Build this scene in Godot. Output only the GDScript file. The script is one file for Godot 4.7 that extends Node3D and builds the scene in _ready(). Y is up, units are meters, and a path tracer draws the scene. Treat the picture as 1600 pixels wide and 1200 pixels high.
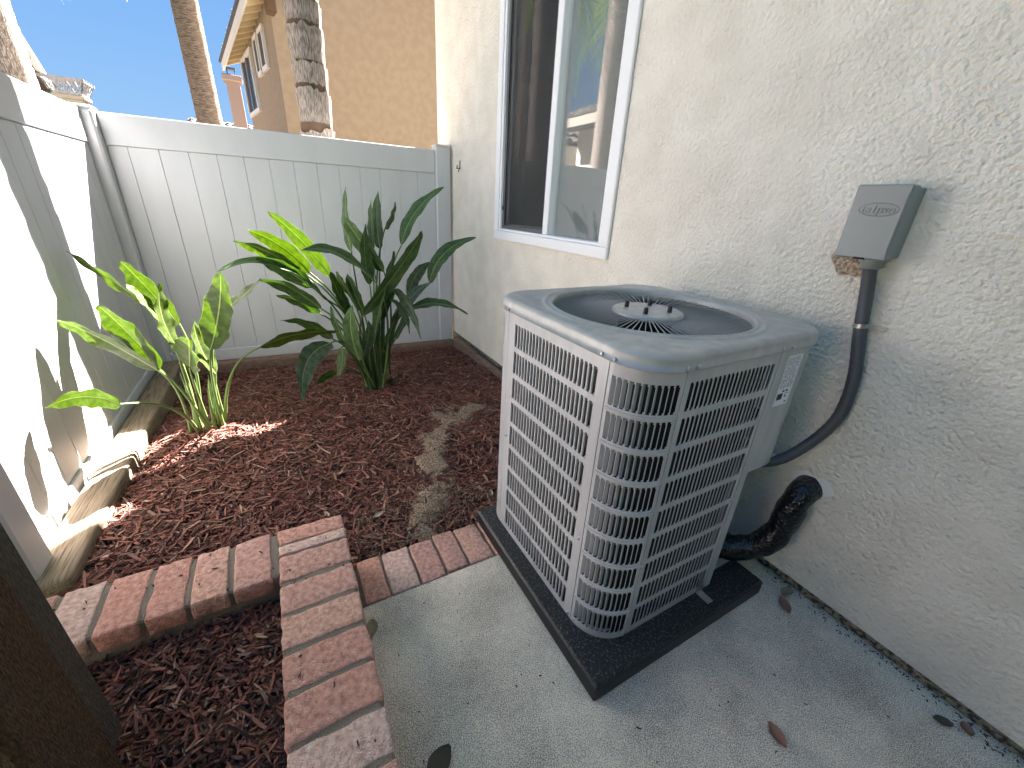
extends Node3D

# A side yard: air conditioner on a pad, planting bed with two clumps, vinyl fences, neighbours behind.
# x = 0 is the stucco wall, z = 0 the back fence, y = 0 the concrete; metres.

const SUN_WAY := Vector3(-0.95, -1.25, 1.0)
const SUN_ENERGY := 1.6
const EXPOSURE := 18.5
const SKY_TOP := Vector3(0.135, 0.40, 0.93)
const SKY_LOW := Vector3(0.43, 0.68, 0.97)

var mats := {}
var taken := {}
var rng := RandomNumberGenerator.new()
var bed_noise := FastNoiseLite.new()
var leaf_shapes := 0


func _ready() -> void:
	rng.seed = 7
	bed_noise.seed = 11
	bed_noise.frequency = 1.0
	set_camera_and_light()
	make_materials()
	build_ground()
	build_house()
	build_fences()
	build_neighbours()
	build_palms()
	build_brickwork()
	build_timbers()
	build_mulch()
	build_clumps()
	build_pad_and_unit()
	build_wall_fittings()
	build_small_things()


func set_camera_and_light() -> void:
	var cam := Camera3D.new()
	cam.name = "camera"
	cam.transform = Transform3D(Basis(Vector3(0.87454, 0.04849, 0.48252), Vector3(0.15641, 0.91361, -0.37529), Vector3(-0.45903, 0.40368, 0.79141)).orthonormalized(), Vector3(-1.531, 1.300, 3.959))
	cam.fov = 87.29
	cam.near = 0.02
	cam.far = 400.0
	cam.current = true
	add_child(cam)
	var env := Environment.new()
	env.background_mode = Environment.BG_SKY
	var sky := Sky.new()
	var sm := ProceduralSkyMaterial.new()
	sm.sky_top_color = lin(SKY_TOP.x, SKY_TOP.y, SKY_TOP.z, 1.0 / EXPOSURE)
	sm.sky_horizon_color = lin(SKY_LOW.x, SKY_LOW.y, SKY_LOW.z, 1.0 / EXPOSURE)
	sm.sky_curve = 0.18
	sm.sky_energy_multiplier = 1.0
	sm.ground_bottom_color = lin(0.30, 0.28, 0.25, 1.0 / EXPOSURE)
	sm.ground_horizon_color = lin(0.5, 0.6, 0.7, 1.0 / EXPOSURE)
	sm.sun_angle_max = 25.0
	sky.sky_material = sm
	env.sky = sky
	env.tonemap_mode = Environment.TONE_MAPPER_LINEAR
	env.tonemap_exposure = EXPOSURE
	env.sdfgi_enabled = true
	env.ssao_enabled = true
	env.ssil_enabled = true
	var we := WorldEnvironment.new()
	we.name = "world_environment"
	we.environment = env
	add_child(we)
	var sun := DirectionalLight3D.new()
	sun.name = "sun"
	sun.light_energy = SUN_ENERGY
	sun.light_color = Color(1.0, 0.955, 0.935)
	sun.light_angular_distance = 0.53
	sun.shadow_enabled = true
	sun.transform = Transform3D(Basis.looking_at(SUN_WAY.normalized(), Vector3.UP), Vector3(6, 9, -7))
	add_child(sun)


# ---------------------------------------------------------------- helpers

func numbered(called: String) -> String:
	var n: int = taken.get(called, 0)
	taken[called] = n + 1
	return called if n == 0 else "%s_%03d" % [called, n]


func thing(called: String, label: String, category: String, at := Vector3.ZERO, group := "") -> Node3D:
	var o := Node3D.new()
	o.name = numbered(called)
	add_child(o)
	o.position = at
	tag(o, label, category, group)
	return o


func tag(o: Node3D, label: String, category: String, group := "", kind := "") -> void:
	if label:
		o.set_meta("label", label)
	if category:
		o.set_meta("category", category)
	if group:
		o.set_meta("group", group)
	if kind:
		o.set_meta("kind", kind)


func put_mesh(called: String, mesh: Mesh, mat: Material, parent: Node3D = self) -> MeshInstance3D:
	var o := MeshInstance3D.new()
	o.name = numbered(called) if parent == self else called
	o.mesh = mesh
	o.material_override = mat
	parent.add_child(o, true)
	return o


func obj(called: String, st: SurfaceTool, mat: Material, parent: Node3D = self) -> MeshInstance3D:
	st.generate_normals()
	return put_mesh(called, st.commit(), mat, parent)


func struct(called: String, st: SurfaceTool, mat: Material) -> MeshInstance3D:
	var o := obj(called, st, mat)
	o.set_meta("kind", "structure")
	return o


func mb() -> SurfaceTool:
	var st := SurfaceTool.new()
	st.begin(Mesh.PRIMITIVE_TRIANGLES)
	return st


func tri_out(st: SurfaceTool, a: Vector3, b: Vector3, c: Vector3, inside: Vector3) -> void:
	if (b - a).cross(c - a).dot((a + b + c) / 3.0 - inside) > 0.0:
		st.add_vertex(a); st.add_vertex(c); st.add_vertex(b)
	else:
		st.add_vertex(a); st.add_vertex(b); st.add_vertex(c)


func quad_out(st: SurfaceTool, a: Vector3, b: Vector3, c: Vector3, d: Vector3, inside: Vector3) -> void:
	tri_out(st, a, b, c, inside)
	tri_out(st, a, c, d, inside)


# box with chamfered edges
func box(st: SurfaceTool, c: Vector3, s: Vector3, bevel := 0.0, basis := Basis.IDENTITY) -> void:
	st.set_smooth_group(-1)
	var h := s / 2.0
	if bevel <= 0.0:
		var p: Array[Vector3] = []
		for i in 8:
			p.append(c + basis * Vector3(h.x * (1 if i & 1 else -1), h.y * (1 if i & 2 else -1), h.z * (1 if i & 4 else -1)))
		for f in [[0, 1, 3, 2], [4, 5, 7, 6], [0, 1, 5, 4], [2, 3, 7, 6], [0, 2, 6, 4], [1, 3, 7, 5]]:
			quad_out(st, p[f[0]], p[f[1]], p[f[2]], p[f[3]], c)
		return
	var k := minf(bevel, minf(h.x, minf(h.y, h.z)) * 0.95)
	var q := []
	for i in 8:
		var sg := Vector3(1 if i & 1 else -1, 1 if i & 2 else -1, 1 if i & 4 else -1)
		var row: Array[Vector3] = []
		for a in 3:
			var v := h - Vector3(k, k, k)
			v[a] = h[a]
			row.append(c + basis * (v * sg))
		q.append(row)
	for a in 3:
		var b1 := 1 << ((a + 1) % 3)
		var b2 := 1 << ((a + 2) % 3)
		for side in 2:
			var o := (1 << a) if side else 0
			quad_out(st, q[o][a], q[o | b1][a], q[o | b1 | b2][a], q[o | b2][a], c)
		for i in 4:
			var o2: int = (b1 if i & 1 else 0) | (b2 if i & 2 else 0)
			var a1 := (a + 1) % 3
			var a2 := (a + 2) % 3
			quad_out(st, q[o2][a1], q[o2 | (1 << a)][a1], q[o2 | (1 << a)][a2], q[o2][a2], c)
	for i in 8:
		tri_out(st, q[i][0], q[i][1], q[i][2], c)


func span(st: SurfaceTool, a: Vector3, b: Vector3, bevel := 0.0) -> void:
	box(st, (a + b) / 2.0, (b - a).abs(), bevel)


# bar between two points with a rectangular section
func bar(st: SurfaceTool, a: Vector3, b: Vector3, w: float, t: float, up := Vector3.UP, bevel := 0.0) -> void:
	var z := (b - a).normalized()
	var x := up.cross(z).normalized()
	var y := z.cross(x)
	box(st, (a + b) / 2.0, Vector3(w, t, a.distance_to(b)), bevel, Basis(x, y, z))


func tube(st: SurfaceTool, pts: Array, radii: Array, sides := 10, capped := true, rough := 0.0) -> void:
	st.set_smooth_group(0)
	var rings := []
	var up := Vector3.UP
	for i in pts.size():
		var t: Vector3 = (pts[mini(i + 1, pts.size() - 1)] - pts[maxi(i - 1, 0)]).normalized()
		if i == 0:
			up = Vector3.RIGHT if absf(t.y) > 0.9 else Vector3.UP
		var x := up.cross(t).normalized()
		var y := t.cross(x)
		up = y
		var ring: Array[Vector3] = []
		for k in sides:
			var a := TAU * k / sides
			var r: float = radii[mini(i, radii.size() - 1)] * (1.0 + (rng.randf() - 0.5) * rough)
			ring.append(pts[i] + (x * cos(a) + y * sin(a)) * r)
		rings.append(ring)
	for i in pts.size() - 1:
		var mid: Vector3 = (pts[i] + pts[i + 1]) / 2.0
		for k in sides:
			var n := (k + 1) % sides
			quad_out(st, rings[i][k], rings[i][n], rings[i + 1][n], rings[i + 1][k], mid)
	if capped:
		st.set_smooth_group(-1)
		for e in [0, pts.size() - 1]:
			var inn: Vector3 = pts[1] if e == 0 else pts[e - 1]
			for k in sides:
				tri_out(st, pts[e], rings[e][k], rings[e][(k + 1) % sides], inn)


func curve(a: Vector3, k: Vector3, b: Vector3, n: int) -> Array:
	var out := []
	for i in n + 1:
		var t := float(i) / n
		out.append(a.lerp(k, t).lerp(k.lerp(b, t), t))
	return out


func spline(pts: Array, n: int) -> Array:
	var c := Curve3D.new()
	for i in pts.size():
		var m: Vector3 = (pts[mini(i + 1, pts.size() - 1)] - pts[maxi(i - 1, 0)]) / 6.0
		c.add_point(pts[i], -m, m)
	var out := []
	for i in n + 1:
		out.append(c.sample_baked(c.get_baked_length() * i / n, true))
	return out


# rounded, slightly worn block: the six faces of a grid pushed onto a rounded box, with noise
func worn_block(s: Vector3, round_r: float, wear: float, seed_n: int, nx := 7, ny := 3, nz := 5) -> ArrayMesh:
	var st := mb()
	st.set_smooth_group(0)
	var fn := FastNoiseLite.new()
	fn.seed = seed_n
	fn.frequency = 22.0
	fn.fractal_octaves = 3
	var h := s / 2.0
	var cells := [nx, ny, nz]
	for a in 3:
		var u := (a + 1) % 3
		var v := (a + 2) % 3
		for side in [-1.0, 1.0]:
			var grid := []
			for i in int(cells[u]) + 1:
				var row: Array[Vector3] = []
				for j in int(cells[v]) + 1:
					var p := Vector3.ZERO
					p[a] = side * h[a]
					p[u] = h[u] * sin((float(i) / cells[u] * 2.0 - 1.0) * 1.45) / sin(1.45)
					p[v] = h[v] * sin((float(j) / cells[v] * 2.0 - 1.0) * 1.45) / sin(1.45)
					var inner := Vector3(clampf(p.x, -h.x + round_r, h.x - round_r), clampf(p.y, -h.y + round_r, h.y - round_r), clampf(p.z, -h.z + round_r, h.z - round_r))
					var d := p - inner
					if d.length() > round_r:
						d = d.normalized() * round_r
					var q := inner + d
					row.append(q + (p - Vector3.ZERO).normalized() * fn.get_noise_3dv(q) * wear)
				grid.append(row)
			for i in int(cells[u]):
				for j in int(cells[v]):
					quad_out(st, grid[i][j], grid[i + 1][j], grid[i + 1][j + 1], grid[i][j + 1], Vector3.ZERO)
	st.generate_normals()
	return st.commit()


# ---------------------------------------------------------------- materials

func noise(seed_n: int, freq: float, octaves := 4, kind := FastNoiseLite.TYPE_SIMPLEX_SMOOTH) -> FastNoiseLite:
	var f := FastNoiseLite.new()
	f.seed = seed_n
	f.noise_type = kind
	f.frequency = freq
	f.fractal_octaves = octaves
	return f


func ramp_tex(f: FastNoiseLite, size: int, stops: Array) -> NoiseTexture2D:
	var t := NoiseTexture2D.new()
	t.width = size
	t.height = size
	t.seamless = true
	t.noise = f
	var g := Gradient.new()
	var offs := PackedFloat32Array()
	var cols := PackedColorArray()
	for s in stops:
		offs.append(s[0])
		cols.append(s[1])
	g.offsets = offs
	g.colors = cols
	t.color_ramp = g
	return t


func lin(r: float, g: float, b: float, k := 1.0) -> Color:
	return Color(r * k, g * k, b * k).linear_to_srgb()


func mat(called: String, c: Color, rough := 0.8, metal := 0.0) -> StandardMaterial3D:
	var m := StandardMaterial3D.new()
	m.resource_name = called
	m.albedo_color = c
	m.roughness = rough
	m.metallic = metal
	m.cull_mode = BaseMaterial3D.CULL_DISABLED
	mats[called] = m
	return m


func triplanar(m: StandardMaterial3D, scale: Vector3, world := true) -> StandardMaterial3D:
	m.uv1_triplanar = true
	m.uv1_world_triplanar = world
	m.uv1_scale = scale
	return m


func relief(m: StandardMaterial3D, t: Texture2D, cm: float) -> void:
	m.heightmap_enabled = true
	m.heightmap_texture = t
	m.heightmap_scale = cm


func speckled(called: String, seed_n: int, freq: float, stops: Array, per_metre: Vector3, rough: float, cm := 0.0, metal := 0.0, size := 512, octaves := 4, world := true) -> StandardMaterial3D:
	var m := mat(called, Color.WHITE, rough, metal)
	var f := noise(seed_n, freq, octaves)
	m.albedo_texture = ramp_tex(f, size, stops)
	triplanar(m, per_metre, world)
	if cm > 0.0:
		relief(m, ramp_tex(noise(seed_n + 50, freq, octaves), size, [[0.25, Color.BLACK], [0.75, Color.WHITE]]), cm)
	return m


func concrete_texture() -> ImageTexture:
	var n := 1024
	var fine := noise(31, 0.28, 3).get_seamless_image(n, n)
	var mid := noise(32, 0.03, 4).get_seamless_image(n, n)
	var big := noise(33, 0.0032, 5).get_seamless_image(n, n)
	var a := fine.get_data()
	var b := mid.get_data()
	var c := big.get_data()
	var out := PackedByteArray()
	out.resize(n * n * 3)
	var r := RandomNumberGenerator.new()
	r.seed = 5
	for i in n * n:
		var v := 206.0 + (a[i] - 128) * 1.05 + (b[i] - 128) * 0.10 + (c[i] - 128) * 0.24 + (r.randf() - 0.5) * 34.0
		if a[i] < 52:
			v -= 26.0
		v = clampf(v, 20.0, 250.0)
		out[i * 3] = int(v)
		out[i * 3 + 1] = int(v * 0.925)
		out[i * 3 + 2] = int(v * 0.83)
	return ImageTexture.create_from_image(Image.create_from_data(n, n, false, Image.FORMAT_RGB8, out))


# dashed plaster: rounded grains of two sizes with pits between them
func plaster_relief() -> ImageTexture:
	var n := 1024
	var f := noise(4, 0.075, 1, FastNoiseLite.TYPE_CELLULAR)
	f.cellular_return_type = FastNoiseLite.RETURN_DISTANCE
	var g := noise(5, 0.16, 1, FastNoiseLite.TYPE_CELLULAR)
	g.cellular_return_type = FastNoiseLite.RETURN_DISTANCE
	var a := f.get_seamless_image(n, n).get_data()
	var b := g.get_seamless_image(n, n).get_data()
	var c := noise(6, 0.05, 4).get_seamless_image(n, n).get_data()
	var out := PackedByteArray()
	out.resize(n * n)
	for i in n * n:
		out[i] = int(clampf(255.0 - a[i] * 0.62 - b[i] * 0.34 + (c[i] - 128) * 0.75 - 30.0, 0.0, 255.0))
	return ImageTexture.create_from_image(Image.create_from_data(n, n, false, Image.FORMAT_L8, out))


# a leaf blade: pale midrib, fine veins running out to the edge; u across, v along
func leaf_texture(dark: Color, light: Color, rib: Color, seed_n: int) -> ImageTexture:
	var w := 128
	var h := 512
	var im := Image.create(w, h, false, Image.FORMAT_RGB8)
	var f := noise(seed_n, 0.02, 3)
	var vein := noise(seed_n + 1, 0.5, 2)
	for y in h:
		for x in w:
			var d := absf(x - w / 2.0 + 0.5) / (w / 2.0)
			var along := y + d * 46.0
			var s := 0.5 + 0.5 * sin(along * 0.62 + vein.get_noise_1d(along * 0.1) * 2.0)
			var k := clampf(0.45 + f.get_noise_2d(x, y) * 0.9 + (s - 0.5) * 0.42, 0.0, 1.0)
			var c := dark.lerp(light, k)
			if d < 0.045:
				c = c.lerp(rib, 0.85)
			elif d > 0.975:
				c = c.lerp(rib, 0.5)
			im.set_pixel(x, y, c)
	return ImageTexture.create_from_image(im)


func make_materials() -> void:
	# stucco: a lacy plaster, plateaus with narrow valleys
	var st := mat("stucco", Color.WHITE, 0.92)
	st.albedo_texture = ramp_tex(noise(3, 0.004, 5), 1024, [[0.2, lin(0.69, 0.655, 0.575)], [0.5, lin(0.735, 0.70, 0.62)], [0.8, lin(0.775, 0.74, 0.66)]])
	triplanar(st, Vector3.ONE * 0.80)
	relief(st, plaster_relief(), 0.75)
	speckled("orange_stucco", 6, 0.02, [[0.3, lin(0.165, 0.128, 0.086)], [0.7, lin(0.185, 0.145, 0.098)]], Vector3.ONE * 0.4, 0.9, 0.5)
	speckled("tan_stucco", 7, 0.02, [[0.3, lin(0.46, 0.43, 0.38)], [0.7, lin(0.51, 0.475, 0.42)]], Vector3.ONE * 0.4, 0.9, 0.4)
	speckled("foundation", 8, 0.03, [[0.25, lin(0.07, 0.06, 0.045)], [0.5, lin(0.26, 0.24, 0.18)], [0.75, lin(0.36, 0.34, 0.27)]], Vector3.ONE * 3.0, 0.95, 0.8)
	speckled("old_stucco", 9, 0.06, [[0.25, lin(0.30, 0.21, 0.14)], [0.5, lin(0.46, 0.37, 0.27)], [0.8, lin(0.62, 0.56, 0.46)]], Vector3.ONE * 2.2, 0.95, 0.6)
	var vin := speckled("vinyl", 12, 0.006, [[0.2, lin(0.52, 0.53, 0.535)], [0.8, lin(0.55, 0.56, 0.565)]], Vector3(1.1, 0.5, 1.1), 0.42, 0.0)
	relief(vin, ramp_tex(noise(61, 0.02, 4), 512, [[0.2, Color.BLACK], [0.8, Color.WHITE]]), 0.05)
	mat("white_frame", lin(0.80, 0.81, 0.83), 0.38)
	mat("grey_frame", lin(0.10, 0.105, 0.11), 0.5)
	var co := mat("concrete", Color(1, 1, 1), 0.9)
	co.albedo_texture = concrete_texture()
	triplanar(co, Vector3.ONE * 0.9)
	relief(co, ramp_tex(noise(62, 0.22, 3), 512, [[0.2, Color.BLACK], [0.8, Color.WHITE]]), 0.22)
	speckled("soil", 14, 0.05, [[0.2, lin(0.035, 0.016, 0.012)], [0.8, lin(0.075, 0.035, 0.025)]], Vector3.ONE * 4.0, 1.0, 1.2)
	speckled("dry_soil", 15, 0.05, [[0.2, lin(0.19, 0.125, 0.08)], [0.5, lin(0.33, 0.24, 0.165)], [0.8, lin(0.46, 0.355, 0.25)]], Vector3.ONE * 3.0, 1.0, 1.6)
	speckled("far_ground", 16, 0.05, [[0.2, lin(0.16, 0.13, 0.09)], [0.8, lin(0.24, 0.20, 0.15)]], Vector3.ONE * 0.3, 1.0)
	var bricks := [[0.64, 0.315, 0.235], [0.68, 0.37, 0.275], [0.62, 0.33, 0.26], [0.70, 0.45, 0.36]]
	for i in bricks.size():
		var b: Array = bricks[i]
		var m := speckled("brick%d" % i, 20 + i, 0.03, [[0.10, lin(b[0], b[1], b[2], 0.6)], [0.38, lin(b[0], b[1], b[2], 0.92)], [0.62, lin(b[0], b[1] * 1.04, b[2] * 1.05, 1.06)], [0.88, lin(b[0] * 1.02, b[1] * 1.35, b[2] * 1.45, 1.12)]], Vector3.ONE * 3.4, 0.93, 0.0, 0.0, 512, 5)
		relief(m, ramp_tex(noise(70 + i, 0.11, 5), 512, [[0.18, Color.BLACK], [0.42, Color(0.8, 0.8, 0.8)], [0.8, Color.WHITE]]), 0.45)
	speckled("mortar", 26, 0.12, [[0.2, lin(0.32, 0.26, 0.19)], [0.8, lin(0.60, 0.52, 0.42)]], Vector3.ONE * 5.0, 1.0, 1.2)
	speckled("timber", 27, 0.03, [[0.12, lin(0.055, 0.036, 0.02)], [0.36, lin(0.165, 0.12, 0.075)], [0.75, lin(0.25, 0.195, 0.13)]], Vector3(7.0, 7.0, 0.35), 0.9, 0.0)
	speckled("timber_x", 28, 0.03, [[0.15, lin(0.10, 0.062, 0.045)], [0.5, lin(0.20, 0.125, 0.085)], [0.8, lin(0.27, 0.18, 0.125)]], Vector3(0.9, 9.0, 9.0), 0.85, 0.5)
	speckled("timber_wall", 29, 0.03, [[0.15, lin(0.10, 0.065, 0.05)], [0.5, lin(0.20, 0.13, 0.10)], [0.8, lin(0.27, 0.19, 0.15)]], Vector3(9.0, 9.0, 0.9), 0.85, 0.5)
	speckled("post_brown", 35, 0.03, [[0.15, lin(0.032, 0.017, 0.007)], [0.5, lin(0.075, 0.041, 0.017)], [0.85, lin(0.12, 0.068, 0.028)]], Vector3(14.0, 4.0, 14.0), 0.95, 0.3)
	speckled("post_grey", 36, 0.03, [[0.15, lin(0.045, 0.038, 0.028)], [0.5, lin(0.075, 0.063, 0.048)], [0.85, lin(0.105, 0.09, 0.07)]], Vector3(14.0, 3.0, 14.0), 0.95, 0.25)
	# leaves
	for d in [["leaf", lin(0.040, 0.076, 0.028), lin(0.082, 0.138, 0.054), lin(0.24, 0.32, 0.12), 40], ["leaf_young", lin(0.036, 0.062, 0.012), lin(0.080, 0.118, 0.026), lin(0.34, 0.42, 0.14), 42], ["leaf_blue", lin(0.050, 0.082, 0.050), lin(0.115, 0.155, 0.105), lin(0.26, 0.32, 0.17), 44]]:
		var m := mat(d[0], Color.WHITE, 0.46)
		m.albedo_texture = leaf_texture(d[1], d[2], d[3], d[4])
		m.metallic_specular = 0.36
		m.backlight_enabled = true
		m.backlight = Color(0.62, 0.70, 0.18) if d[0] == "leaf_young" else Color(0.48, 0.58, 0.16)
	mat("stem", lin(0.13, 0.19, 0.055), 0.5)
	mat("stem_dark", lin(0.055, 0.085, 0.03), 0.5)
	mat("dead_leaf", lin(0.30, 0.20, 0.11), 0.8)
	mat("midrib", lin(0.26, 0.34, 0.11), 0.5)
	mat("straw", Color.WHITE, 0.9).vertex_color_use_as_albedo = true
	mat("chip", Color.WHITE, 0.85).vertex_color_use_as_albedo = true
	# the unit
	var gr := speckled("unit_grey", 45, 0.012, [[0.2, lin(0.47, 0.475, 0.49)], [0.5, lin(0.51, 0.515, 0.53)], [0.8, lin(0.53, 0.535, 0.55)]], Vector3(3.0, 0.45, 3.0), 0.36)
	gr.metallic = 0.15
	var top := speckled("unit_top", 46, 0.012, [[0.2, lin(0.37, 0.362, 0.345)], [0.55, lin(0.43, 0.42, 0.40)], [0.85, lin(0.49, 0.475, 0.445)]], Vector3.ONE * 1.3, 0.42, 0.0, 0.0, 1024, 6)
	top.metallic = 0.2
	mat("unit_dark", lin(0.010, 0.0105, 0.012), 0.85)
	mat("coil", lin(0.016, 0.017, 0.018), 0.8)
	mat("vane", lin(0.36, 0.37, 0.39), 0.4, 0.2)
	mat("black_cap", lin(0.012, 0.012, 0.013), 0.5)
	mat("steel", lin(0.50, 0.51, 0.52), 0.32, 0.9)
	speckled("pad_black", 48, 0.06, [[0.3, lin(0.008, 0.0083, 0.009)], [0.58, lin(0.012, 0.0122, 0.013)], [0.74, lin(0.10, 0.098, 0.095)]], Vector3.ONE * 3.0, 0.5, 0.15)
	mat("pad_edge", lin(0.011, 0.0115, 0.013), 0.5)
	mat("box_grey", lin(0.215, 0.240, 0.245), 0.30)
	mat("conduit", lin(0.065, 0.072, 0.085), 0.5)
	var tape := mat("black_tape", lin(0.008, 0.008, 0.009), 0.16)
	tape.uv1_triplanar = true
	tape.uv1_world_triplanar = true
	tape.uv1_scale = Vector3.ONE * 4.0
	relief(tape, ramp_tex(noise(49, 0.014, 3), 512, [[0.25, Color.BLACK], [0.5, Color.WHITE], [0.75, Color.BLACK]]), 0.30)
	mat("white_paste", lin(0.70, 0.70, 0.70), 0.7)
	# glass, screen, rooms
	var gl := mat("glass", Color(0.9, 0.95, 0.95, 0.06), 0.0)
	gl.transparency = BaseMaterial3D.TRANSPARENCY_ALPHA
	gl.metallic_specular = 1.0
	var sc := mat("screen", Color(0.03, 0.032, 0.035, 0.42), 0.6)
	sc.transparency = BaseMaterial3D.TRANSPARENCY_ALPHA
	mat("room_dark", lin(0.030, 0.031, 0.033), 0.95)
	var fg := mat("far_glass", lin(0.05, 0.06, 0.08), 0.03)
	fg.metallic_specular = 1.0
	# roofs, trunks, fronds
	speckled("tile", 52, 0.02, [[0.2, lin(0.05, 0.042, 0.036)], [0.5, lin(0.085, 0.072, 0.06)], [0.8, lin(0.13, 0.11, 0.09)]], Vector3.ONE * 0.9, 0.9)
	mat("eave_cream", lin(0.52, 0.42, 0.24), 0.8)
	mat("fascia_white", lin(0.42, 0.42, 0.40), 0.6)
	mat("dark_edge", lin(0.03, 0.035, 0.05), 0.7)
	speckled("trunk_grey", 54, 0.02, [[0.2, lin(0.085, 0.072, 0.058)], [0.5, lin(0.27, 0.235, 0.205)], [0.8, lin(0.40, 0.36, 0.32)]], Vector3(9.0, 1.3, 9.0), 0.95, 1.0)
	speckled("trunk_brown", 55, 0.02, [[0.2, lin(0.055, 0.042, 0.032)], [0.5, lin(0.12, 0.092, 0.068)], [0.8, lin(0.19, 0.15, 0.115)]], Vector3(1.6, 7.0, 1.6), 0.95, 0.9)
	mat("trunk_fray", lin(0.10, 0.065, 0.04), 1.0)
	var fr := mat("frond", lin(0.045, 0.085, 0.022), 0.45)
	fr.backlight_enabled = true
	fr.backlight = Color(0.4, 0.5, 0.08)
	mat("chimney_pink", lin(0.26, 0.205, 0.175), 0.9)
	mat("shroud_metal", lin(0.20, 0.205, 0.215), 0.6)
	mat("chimney_cream", lin(0.24, 0.225, 0.19), 0.9)


# ---------------------------------------------------------------- setting

func build_ground() -> void:
	var st := mb()
	span(st, Vector3(-120, -0.9, -150), Vector3(120, -0.35, 60))
	struct("ground", st, mats.far_ground)
	st = mb()
	span(st, Vector3(-1.70, -0.34, 2.896), Vector3(0.018, 0.0, 4.7))
	span(st, Vector3(-3.2, -0.34, 4.7), Vector3(0.018, 0.0, 12.0))
	struct("concrete_slab", st, mats.concrete)
	# bare earth under the bed, out to the fences
	st = mb()
	span(st, Vector3(-2.62, -0.34, -0.12), Vector3(0.018, -0.17, 2.895))
	span(st, Vector3(-2.62, -0.34, 2.896), Vector3(-1.701, -0.16, 4.699))
	span(st, Vector3(-9.0, -0.34, -0.12), Vector3(-2.621, -0.02, 4.699))
	span(st, Vector3(-9.0, -0.34, 4.7), Vector3(-3.201, -0.02, 12.0))
	struct("garden_soil", st, mats.soil)


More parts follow.
